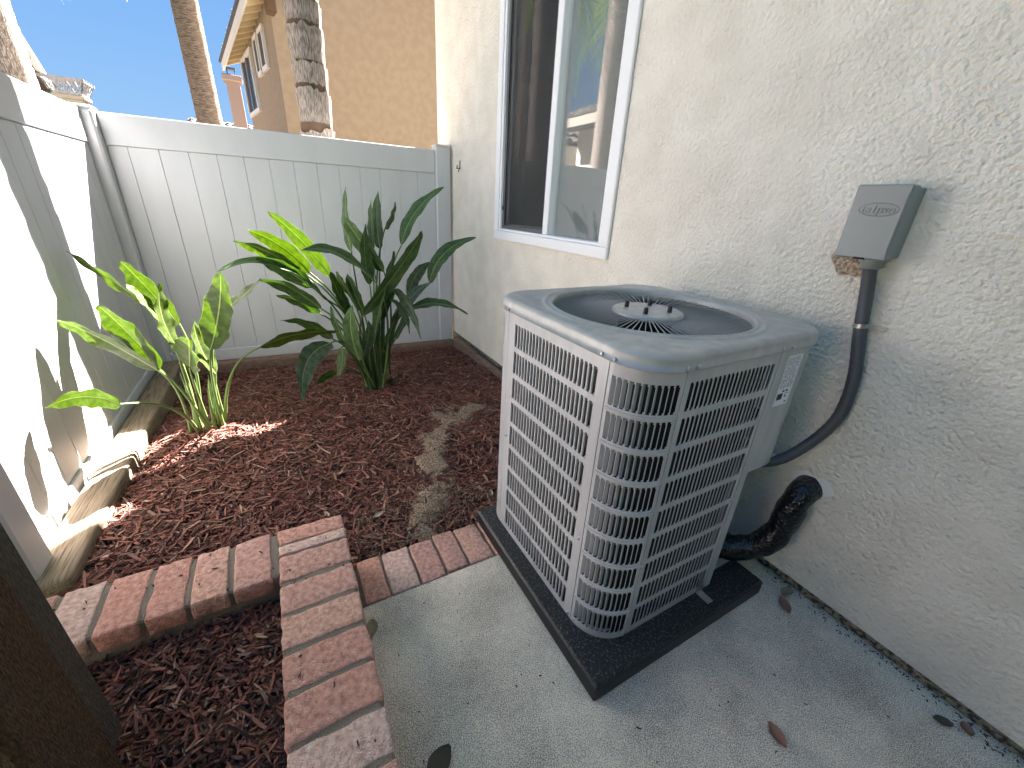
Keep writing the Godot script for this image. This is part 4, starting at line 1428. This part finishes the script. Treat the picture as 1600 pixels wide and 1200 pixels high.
func louvre_panel(parent: Node3D, called: String, s0: float, s1: float, a0: float, a1: float, count: int, web: float, tilt: float, plate: float, ribs: bool) -> void:
	var st := mb()
	var pitch := 0.0965
	var rows := 9
	sheet(st, s0, a0, 0.066, 0.981)
	sheet(st, a1, s1, 0.066, 0.981)
	var y_top := 0.981
	for i in rows + 1:
		var y_low := 0.942 - pitch * i + (0.0 if i == 0 else 0.0185 - 0.0005)
		var hi: float = y_top if i == 0 else 0.942 - pitch * i + 0.0185
		var lo: float = 0.942 if i == 0 else 0.942 - pitch * i
		if i == rows:
			lo = 0.066
		sheet(st, a0, a1, lo, hi)
		if ribs and i > 0 and i < rows:
			sheet(st, a0 - 0.004, a1 + 0.004, lo + 0.005, hi - 0.006, 0.004, 0.0035)
	var p := obj(called, st, mats.unit_grey, parent)
	var step := (a1 - a0) / count
	for i in rows:
		st = mb()
		var hi := 0.942 - pitch * i - 0.0002
		var lo := 0.942 - pitch * (i + 1) + 0.0185 + 0.0002
		for k in count:
			var s := a0 + step * k
			if k > 0:
				sheet(st, s - web / 2.0, s + web / 2.0, lo, hi, 0.0012, -0.0002)
			var e := rim(s + (web / 2.0 if k > 0 else 0.0) + plate * 0.5 * cos(tilt), 0.0016 + plate * 0.5 * sin(tilt))
			var out: Vector3 = e[1]
			var along := Vector3.UP.cross(out)
			if (rim(s + 0.01)[0] - rim(s)[0]).dot(along) < 0:
				along = -along
			var d := (along * cos(tilt) - out * sin(tilt)).normalized()
			var nn := d.cross(Vector3.UP)
			var c: Vector3 = e[0] + Vector3(0, (hi + lo) / 2.0, 0)
			box(st, c, Vector3(plate, hi - lo, 0.0012), 0.0, Basis(d, Vector3.UP, nn))
			# rounded ends of the slot
			for y in [hi - 0.003, lo + 0.003]:
				box(st, rim(s + step - web / 2.0 - 0.0015, 0.001)[0] + Vector3(0, y, 0), Vector3(0.003, 0.006, 0.0012), 0.0, Basis(along, Vector3.UP, along.cross(Vector3.UP)))
		var row := obj("louvre_row", st, mats.unit_grey, p)
		row.name = "louvre_row" if i == 0 else "louvre_row_%03d" % i


func square_reach(dir: Vector2, h: float, r: float) -> float:
	var t := h / maxf(absf(dir.x), absf(dir.y))
	var q := (dir * t).abs()
	if q.x > h - r and q.y > h - r:
		var c := Vector2(h - r, h - r)
		var u := dir.abs()
		var b := u.dot(c)
		return b + sqrt(maxf(0.0, b * b - c.dot(c) + r * r))
	return t


func build_pad_and_unit() -> void:
	var pad := thing("equipment_pad", "black plastic pad under the air conditioner, dusty on top", "pad", Vector3(-0.533, 0, 3.091))
	var st := mb()
	box(st, Vector3(0, 0.031, 0), Vector3(0.806, 0.058, 0.815), 0.004)
	obj("base", st, mats.pad_edge, pad)
	st = mb()
	box(st, Vector3(0, 0.0600, 0), Vector3(0.800, 0.009, 0.809), 0.004)
	obj("top", st, mats.pad_black, pad)

	var u := thing("air_conditioner", "grey outdoor air conditioner with louvred sides and round fan grille", "air conditioner")
	louvre_panel(u, "louvre_panel", 0.002, FLAT - 0.0015, 0.046, 0.468, 23, 0.0050, 1.35, 0.0030, false)
	louvre_panel(u, "corner_panel", FLAT + 0.0015, FLAT + ARC - 0.0015, FLAT + 0.013, FLAT + ARC - 0.012, 11, 0.0020, 0.95, 0.0105, true)
	louvre_panel(u, "louvre_panel", FLAT + ARC + 0.0015, 1.0820, FLAT + ARC + 0.020, 1.066, 20, 0.0042, 1.45, 0.0026, false)
	# service panel round the right corner, with nothing below it but a corner post
	st = mb()
	sheet(st, 1.0850, 1.72, 0.5635, 0.981)
	var sp := obj("service_panel", st, mats.unit_grey, u)
	st = mb()
	sheet(st, 1.0850, 1.118, 0.066, 0.563)
	sheet(st, 1.083, 1.087, 0.066, 0.563, 0.02, -0.002)
	obj("corner_post", st, mats.unit_grey, u)
	st = mb()
	span(st, Vector3(-0.345, 0.066, 3.250), Vector3(-0.135, 0.562, 3.255))
	span(st, Vector3(-0.350, 0.066, 3.255), Vector3(-0.345, 0.562, 3.405))
	span(st, Vector3(-0.344, 0.557, 3.256), Vector3(-0.136, 0.5625, 3.39))
	obj("valve_recess", st, mats.unit_grey, u)
	st = mb()
	sheet(st, 1.722, 2.602, 0.066, 0.981)
	obj("rear_panel", st, mats.unit_grey, u)
	st = mb()
	sheet(st, 2.604, 2.8035, 0.066, 0.981)
	var rc := obj("rear_corner", st, mats.unit_grey, u)
	st = mb()
	sheet(st, 2.715, 2.755, 0.845, 0.935, 0.0008, 0.001)
	obj("small_label", st, mats.fascia_white, rc)
	# base pan and the coil behind the louvres
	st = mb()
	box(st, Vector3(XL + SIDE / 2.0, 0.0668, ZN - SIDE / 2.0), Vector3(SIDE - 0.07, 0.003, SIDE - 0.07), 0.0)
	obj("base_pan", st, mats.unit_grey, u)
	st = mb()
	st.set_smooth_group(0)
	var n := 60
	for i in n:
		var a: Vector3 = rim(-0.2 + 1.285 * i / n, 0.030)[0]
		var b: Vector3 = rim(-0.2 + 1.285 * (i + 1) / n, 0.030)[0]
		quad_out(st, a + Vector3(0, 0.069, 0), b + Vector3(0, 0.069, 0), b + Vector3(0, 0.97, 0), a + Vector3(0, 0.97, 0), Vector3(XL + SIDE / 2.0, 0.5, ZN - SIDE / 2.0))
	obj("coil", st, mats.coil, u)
	# top: a pressed cap running from the rounded square to the round opening
	st = mb()
	st.set_smooth_group(0)
	var c0 := Vector3(XL + SIDE / 2.0, 0, ZN - SIDE / 2.0)
	var prof := [[0, 0.003, 0.974], [0, 0.007, 0.976], [0, 0.007, 1.002], [0, 0.0055, 1.0085], [0, 0.001, 1.0135], [0, -0.006, 1.0165], [0, -0.014, 1.0175], [1, 0.3490, 1.0165], [1, 0.3450, 1.0175], [1, 0.3400, 1.0215], [1, 0.3340, 1.0215], [1, 0.3290, 1.0170], [1, 0.3230, 1.0170], [1, 0.3190, 1.0215], [1, 0.3140, 1.0205], [1, 0.3110, 1.010], [1, 0.3105, 0.985]]
	var loops := []
	var seg := 128
	for p in prof:
		var ring: Array[Vector3] = []
		for i in seg:
			var a := TAU * i / seg
			var d := Vector2(cos(a), sin(a))
			var rr: float = square_reach(d, SIDE / 2.0 + p[1], RAD + 0.004 + minf(p[1], 0.0)) if p[0] == 0 else p[1]
			ring.append(c0 + Vector3(d.x * rr, p[2], d.y * rr))
		loops.append(ring)
	for i in loops.size() - 1:
		for k in seg:
			var j := (k + 1) % seg
			var low: Vector3 = (loops[i][k] + loops[i + 1][j]) / 2.0
			var inside := low + Vector3(0, -0.3, 0) - (low - c0) * Vector3(1, 0, 1) * (0.6 if prof[i][0] == 0 else -0.3)
			quad_out(st, loops[i][k], loops[i][j], loops[i + 1][j], loops[i + 1][k], inside)
	var cap := obj("top_cap", st, mats.unit_top, u)
	# radial grille, hub and bolts
	st = mb()
	for i in 84:
		var a := TAU * i / 84.0
		var d := Vector3(cos(a), 0, sin(a))
		box(st, c0 + d * 0.209 + Vector3(0, 1.0005, 0), Vector3(0.205, 0.0028, 0.0024), 0.0, Basis(d, Vector3.UP, d.cross(Vector3.UP)))
	var gr := obj("grille_vanes", st, mats.vane, cap)
	gr.set_meta("kind", "stuff")
	st = mb()
	tube(st, [c0 + Vector3(0, 0.997, 0), c0 + Vector3(0, 1.008, 0), c0 + Vector3(0, 1.012, 0)], [0.113, 0.113, 0.107], 48)
	var hub := obj("hub_plate", st, mats.unit_top, cap)
	for i in 4:
		var a := PI / 4.0 + i * PI / 2.0 + 0.12
		var q := c0 + Vector3(cos(a) * 0.068, 1.012, sin(a) * 0.068)
		st = mb()
		tube(st, [q, q + Vector3(0, 0.014, 0), q + Vector3(0, 0.020, 0)], [0.0075, 0.0072, 0.004], 10)
		obj("bolt_cap", st, mats.black_cap, hub)
	# motor, blades and the dark well below the grille
	st = mb()
	tube(st, [c0 + Vector3(0, 0.76, 0), c0 + Vector3(0, 0.985, 0)], [0.085], 24)
	obj("motor", st, mats.unit_dark, u)
	for i in 3:
		st = mb()
		var a := TAU * i / 3.0 + 0.4
		var b := Basis(Vector3.UP, a) * Basis(Vector3.RIGHT, 0.45)
		box(st, c0 + Basis(Vector3.UP, a) * Vector3(0.185, 0.87, 0), Vector3(0.21, 0.003, 0.17), 0.001, b)
		obj("fan_blade", st, mats.unit_dark, u)
	st = mb()
	span(st, c0 + Vector3(-0.32, 0.70, -0.32), c0 + Vector3(0.32, 0.71, 0.32))
	obj("well_floor", st, mats.unit_dark, u)
	# screws at the seams
	var sm := mb()
	tube(sm, [Vector3.ZERO, Vector3(0, 0, 0.003), Vector3(0, 0, 0.0045)], [0.0052, 0.0052, 0.003], 8)
	sm.generate_normals()
	var screw := sm.commit()
	for q in [[FLAT - 0.022, 0.986], [FLAT + 0.020, 0.986], [0.012, 0.986], [-0.012, 0.986], [FLAT + ARC - 0.012, 0.986], [FLAT + ARC + 0.022, 0.986], [1.068, 0.986], [1.112, 0.986], [FLAT - 0.016, 0.40], [FLAT - 0.014, 0.078], [FLAT + 0.012, 0.074], [FLAT + ARC - 0.012, 0.074], [FLAT + ARC + 0.012, 0.076], [0.02, 0.50], [1.074, 0.47], [0.02, 0.076], [FLAT + ARC + 0.008, 0.36]]:
		var e := rim(q[0], -0.0075 if q[1] > 0.98 else 0.0)
		var o := put_mesh("screw", screw, mats.steel, u)
		var out: Vector3 = e[1]
		o.transform = Transform3D(Basis(Vector3.UP.cross(out), Vector3.UP, out), e[0] + Vector3(0, q[1], 0))
	# printed label
	var im := Image.create(96, 208, false, Image.FORMAT_RGB8)
	im.fill(Color(0.93, 0.93, 0.95))
	var r := RandomNumberGenerator.new()
	r.seed = 77
	var y := 6
	while y < 132:
		var x := 6
		while x < 86:
			var w := r.randi_range(2, 9)
			if x + w < 91 and r.randf() < 0.85:
				im.fill_rect(Rect2i(x, y, w, 2), Color(0.32, 0.33, 0.38))
			x += w + 2
		y += 5
	im.fill_rect(Rect2i(10, 156, 36, 26), Color(0.05, 0.05, 0.06))
	im.fill_rect(Rect2i(36, 142, 14, 9), Color(0.25, 0.26, 0.30))
	im.fill_rect(Rect2i(58, 142, 14, 9), Color(0.25, 0.26, 0.30))
	im.fill_rect(Rect2i(56, 158, 30, 2), Color(0.3, 0.3, 0.34))
	im.fill_rect(Rect2i(60, 166, 12, 9), Color(0.35, 0.35, 0.4))
	im.fill_rect(Rect2i(72, 192, 12, 7), Color(0.35, 0.35, 0.4))
	var lm := mat("label_print", Color.WHITE, 0.5)
	lm.albedo_texture = ImageTexture.create_from_image(im)
	var qm := QuadMesh.new()
	qm.size = Vector2(0.074, 0.160)
	var lb := put_mesh("rating_label", qm, lm, sp)
	lb.position = Vector3(-0.2895, 0.875, ZN + 0.0012)
	# hold-down bracket
	var br := thing("hold_down_bracket", "small galvanised angle bracket fixing the unit to the pad", "bracket", Vector3(-0.396, 0.0648, 3.4165))
	st = mb()
	box(st, Vector3(0, 0.0012, 0.0245), Vector3(0.028, 0.0024, 0.049), 0.0)
	box(st, Vector3(0, 0.026, 0.0012), Vector3(0.028, 0.047, 0.0024), 0.0)
	obj("angle", st, mats.steel, br)
	for q in [Vector3(0, 0.0028, 0.036), Vector3(0, 0.0028, 0.018)]:
		st = mb()
		tube(st, [q, q + Vector3(0, 0.004, 0)], [0.005], 6)
		obj("bolt", st, mats.steel, br)


# ---------------------------------------------------------------- fittings on the wall

func build_wall_fittings() -> void:
	var d := thing("disconnect_box", "grey metal electrical disconnect box with an embossed oval, on the stucco wall", "electrical box", Vector3(0, 1.2112, 3.3937))
	var st := mb()
	span(st, Vector3(-0.048, 0.006, -0.058), Vector3(0.004, 0.186, 0.058), 0.003)
	obj("back_box", st, mats.box_grey, d)
	st = mb()
	span(st, Vector3(-0.090, 0.0, -0.0625), Vector3(-0.0485, 0.190, 0.0625), 0.004)
	var lid := obj("cover", st, mats.box_grey, d)
	st = mb()
	span(st, Vector3(-0.0912, -0.0008, -0.012), Vector3(-0.078, 0.0045, 0.014))
	obj("notch", st, mats.unit_dark, lid)
	st = mb()
	span(st, Vector3(-0.0918, 0.020, 0.0560), Vector3(-0.0902, 0.170, 0.0575))
	obj("seam", st, mats.box_grey, lid)
	# embossed oval with script lettering
	st = mb()
	var oval := []
	for i in 41:
		var a := TAU * i / 40.0
		oval.append(Vector3(-0.0902, 0.128 + 0.0165 * sin(a), 0.004 + 0.045 * cos(a)))
	tube(st, oval, [0.0013], 6, false)
	obj("oval", st, mats.box_grey, lid)
	var tm := TextMesh.new()
	var sf := SystemFont.new()
	sf.font_names = PackedStringArray(["Droid Serif"])
	sf.font_weight = 700
	tm.font = sf
	tm.text = "talpso"
	tm.font_size = 24
	tm.pixel_size = 0.00105
	tm.depth = 0.0045
	var tx := put_mesh("lettering", tm, mats.box_grey, lid)
	tx.transform = Transform3D(Basis(Vector3(0, 0, 1), Vector3(0, 1, 0.25), Vector3(-1, 0, 0)), Vector3(-0.0905, 0.128, 0.003))
	# conduit with its connector and strap
	var c := thing("conduit", "grey flexible conduit curving down the wall from box to air conditioner", "conduit", Vector3(-0.040, 1.211, 3.412))
	st = mb()
	var pts := spline([Vector3(-0.045, 1.195, 3.412), Vector3(-0.036, 1.150, 3.419), Vector3(-0.030, 1.094, 3.428), Vector3(-0.030, 1.0, 3.446), Vector3(-0.030, 0.867, 3.476), Vector3(-0.032, 0.735, 3.480), Vector3(-0.05, 0.630, 3.448), Vector3(-0.095, 0.548, 3.405), Vector3(-0.15, 0.522, 3.372), Vector3(-0.195, 0.535, 3.350), Vector3(-0.21, 0.56, 3.345)], 70)
	var rel := []
	for p in pts:
		rel.append(p - c.position)
	var radii := []
	for i in 71:
		radii.append(0.0172 if i % 2 else 0.0178)
	tube(st, rel, radii, 14)
	obj("hose", st, mats.conduit, c)
	st = mb()
	tube(st, [Vector3(-0.004, -0.001, 0), Vector3(-0.004, -0.022, 0.001), Vector3(-0.004, -0.026, 0.001)], [0.026, 0.026, 0.021], 16)
	obj("connector", st, mats.box_grey, c)
	var s := thing("pipe_strap", "small metal strap holding the conduit to the stucco", "strap", Vector3(-0.03, 1.022, 3.442))
	st = mb()
	tube(st, [Vector3(0, -0.006, -0.001), Vector3(0, 0.006, -0.003)], [0.0198], 16)
	obj("band", st, mats.steel, s)
	st = mb()
	box(st, Vector3(0.024, 0.0, 0.036), Vector3(0.003, 0.014, 0.036), 0.001)
	obj("tab", st, mats.steel, s)
	st = mb()
	tube(st, [Vector3(0.023, 0, 0.042), Vector3(0.017, 0, 0.042)], [0.0045], 8)
	obj("screw", st, mats.steel, s)
	# taped line set
	var l := thing("line_set", "fat black taped refrigerant line bending from the wall to the unit", "pipe", Vector3(0, 0.425, 3.47))
	st = mb()
	pts = spline([Vector3(0.03, 0.432, 3.470), Vector3(-0.028, 0.425, 3.470), Vector3(-0.062, 0.385, 3.469), Vector3(-0.070, 0.31, 3.467), Vector3(-0.085, 0.235, 3.458), Vector3(-0.115, 0.175, 3.430), Vector3(-0.165, 0.142, 3.385), Vector3(-0.235, 0.135, 3.335), Vector3(-0.33, 0.14, 3.285)], 54)
	rel = []
	for p in pts:
		rel.append(p - l.position)
	radii = []
	for i in 55:
		radii.append(0.0455 + 0.0025 * sin(i * 0.55) + 0.0012 * sin(i * 1.15))
	tube(st, rel, radii, 24, true, 0.0)
	obj("wrap", st, mats.black_tape, l)
	st = mb()
	st.set_smooth_group(0)
	var q0 := Vector3(-0.012, 0.018, 0.012)
	for i in 24:
		var a0 := TAU * i / 24.0
		var a1 := TAU * (i + 1) / 24.0
		var r0 := 0.058 + 0.012 * sin(a0 * 3.0) + 0.006 * sin(a0 * 7.0)
		var r1 := 0.058 + 0.012 * sin(a1 * 3.0) + 0.006 * sin(a1 * 7.0)
		var p0 := Vector3(-0.001, 0.012 + r0 * sin(a0), 0.008 + r0 * cos(a0))
		var p1 := Vector3(-0.001, 0.012 + r1 * sin(a1), 0.008 + r1 * cos(a1))
		tri_out(st, q0, p0, p1, Vector3(0.3, 0, 0))
	obj("sealant", st, mats.white_paste, l)
	# wire hook by the fence
	var h := thing("wall_hook", "small bent wire hook in the stucco beside the fence post", "hook", Vector3(0, 1.585, 0.16))
	st = mb()
	tube(st, [Vector3(0.004, 0.03, -0.02), Vector3(-0.02, 0.0, 0.01), Vector3(-0.03, -0.006, 0.06), Vector3(-0.03, -0.006, 0.115), Vector3(-0.034, 0.0, 0.122), Vector3(-0.034, 0.05, 0.124)], [0.0045], 6)
	obj("wire", st, mats.trunk_fray, h)
	st = mb()
	tube(st, [Vector3(0.003, -0.03, 0.0), Vector3(-0.016, -0.026, 0.04), Vector3(-0.028, -0.008, 0.10)], [0.0035], 6)
	obj("brace", st, mats.trunk_fray, h)


# ---------------------------------------------------------------- fallen leaves, crumbs

func dry_leaf(at: Vector3, turn: float, l: float, w: float, curl: float, m: Material, label: String) -> void:
	var st := mb()
	st.set_smooth_group(0)
	var rows := []
	for i in 9:
		var t := i / 8.0
		var hw := w * 0.5 * pow(sin(PI * clampf(t, 0.02, 0.98)), 0.8)
		var row := []
		for j in 5:
			var v := j / 2.0 - 1.0
			row.append(Vector3((t - 0.5) * l, 0.003 + curl * (v * v * 0.5 + (t - 0.5) * (t - 0.5)) * 0.5 + 0.0012 * sin(t * 14.0 + v * 4.0), v * hw))
		rows.append(row)
	for i in 8:
		for j in 4:
			quad_out(st, rows[i][j], rows[i + 1][j], rows[i + 1][j + 1], rows[i][j + 1], Vector3(0, -0.2, 0))
	tube(st, [Vector3(-l * 0.5, 0.003, 0), Vector3(-l * 0.68, 0.004, l * 0.05)], [0.0009], 4)
	var o := obj("fallen_leaf", st, m)
	o.transform = Transform3D(Basis(Vector3.UP, turn), at)
	tag(o, label, "leaf", "dry leaves on the concrete")


func build_small_things() -> void:
	var red := mat("leaf_red", lin(0.26, 0.125, 0.085), 0.7)
	var tan := mat("leaf_tan", lin(0.27, 0.21, 0.12), 0.75)
	var dark := mat("leaf_dark", lin(0.085, 0.062, 0.042), 0.8)
	dry_leaf(Vector3(-0.536, 0.001, 3.796), 1.25, 0.062, 0.036, 0.022, red, "reddish dry leaf alone on the concrete below the pad corner")
	dry_leaf(Vector3(-0.096, 0.001, 3.575), 0.9, 0.072, 0.036, 0.016, red, "long reddish leaf on the concrete beside the pad")
	dry_leaf(Vector3(-0.034, 0.002, 3.546), 0.1, 0.058, 0.034, 0.02, tan, "tan leaf lying against the foot of the wall by the pad")
	dry_leaf(Vector3(-1.452, 0.001, 2.985), 1.3, 0.060, 0.040, 0.02, tan, "tan leaf tucked against the planter bricks on the slab")
	dry_leaf(Vector3(-1.375, 0.001, 3.425), 0.5, 0.085, 0.055, 0.03, dark, "crumpled dark leaf on the concrete by the planter")
	dry_leaf(Vector3(-0.070, 0.001, 4.005), 2.2, 0.045, 0.030, 0.03, dark, "small dark curled leaf near the wall foot")
	dry_leaf(Vector3(-0.030, 0.001, 4.045), 0.7, 0.040, 0.030, 0.02, red, "small brown leaf at the wall foot, right of the dark curled one")
	var pale := mat("leaf_pale", lin(0.34, 0.28, 0.19), 0.8)
	for q in [[-1.32, 2.47, 0.4, "pale dry leaf lying on the mulch just behind the edging bricks", 0.055], [-1.52, 2.36, 2.0, "pale dry leaf on the mulch behind the planter corner", 0.04], [-0.80, 2.55, 1.2, "pale dry leaf on the mulch beside the pad's back corner", 0.05]]:
		dry_leaf(Vector3(q[0], bed_y(q[0], q[1]) + 0.014, q[1]), q[2], q[4], q[4] * 0.45, 0.02, pale, q[3])
	# crumbs of bark and grit along the wall foot and the slab
	var spots := []
	for i in 420:
		var x := rng.randf_range(-1.44, -0.02)
		var z := rng.randf_range(2.92, 4.5)
		if i % 3 != 0:
			x = 0.012 - absf(rng.randfn(0.0, 0.022))
			z = rng.randf_range(3.45, 4.9)
		elif x > -0.96 and z < 3.52:
			continue
		var l := rng.randf_range(0.003, 0.010)
		if rng.randf() < 0.07:
			l *= 2.6
		spots.append([Transform3D(Basis(Vector3.UP, rng.randf() * TAU) * Basis.from_scale(Vector3(l, 0.0022, rng.randf_range(0.002, 0.005))), Vector3(x, 0.0014, z)), Color(0.07, 0.05, 0.038) * rng.randf_range(0.4, 1.8)])
	var s := scatter("debris", chip_shape(701), mats.chip, spots, self)
	tag(s, "crumbs of bark and grit on the concrete and along the wall foot", "debris", "", "stuff")
	# bark crumbs lying on the planter bricks
	spots = []
	for i in 30:
		var x := rng.randf_range(-1.66, -1.49)
		var z := rng.randf_range(2.70, 3.6)
		if i % 2:
			x = rng.randf_range(-2.25, -1.69)
			z = rng.randf_range(2.69, 2.87) if i % 4 else rng.randf_range(2.83, 2.875)
		var l := rng.randf_range(0.004, 0.015)
		spots.append([Transform3D(Basis(Vector3.UP, rng.randf() * TAU) * Basis.from_scale(Vector3(l, 0.003, rng.randf_range(0.003, 0.006))), Vector3(x, 0.2520, z)), Color(0.09, 0.038, 0.028) * rng.randf_range(0.4, 1.4)])
	s = scatter("bark_crumbs", chip_shape(702), mats.chip, spots, self)
	tag(s, "bark crumbs scattered on top of the planter bricks", "bark crumbs", "", "stuff")
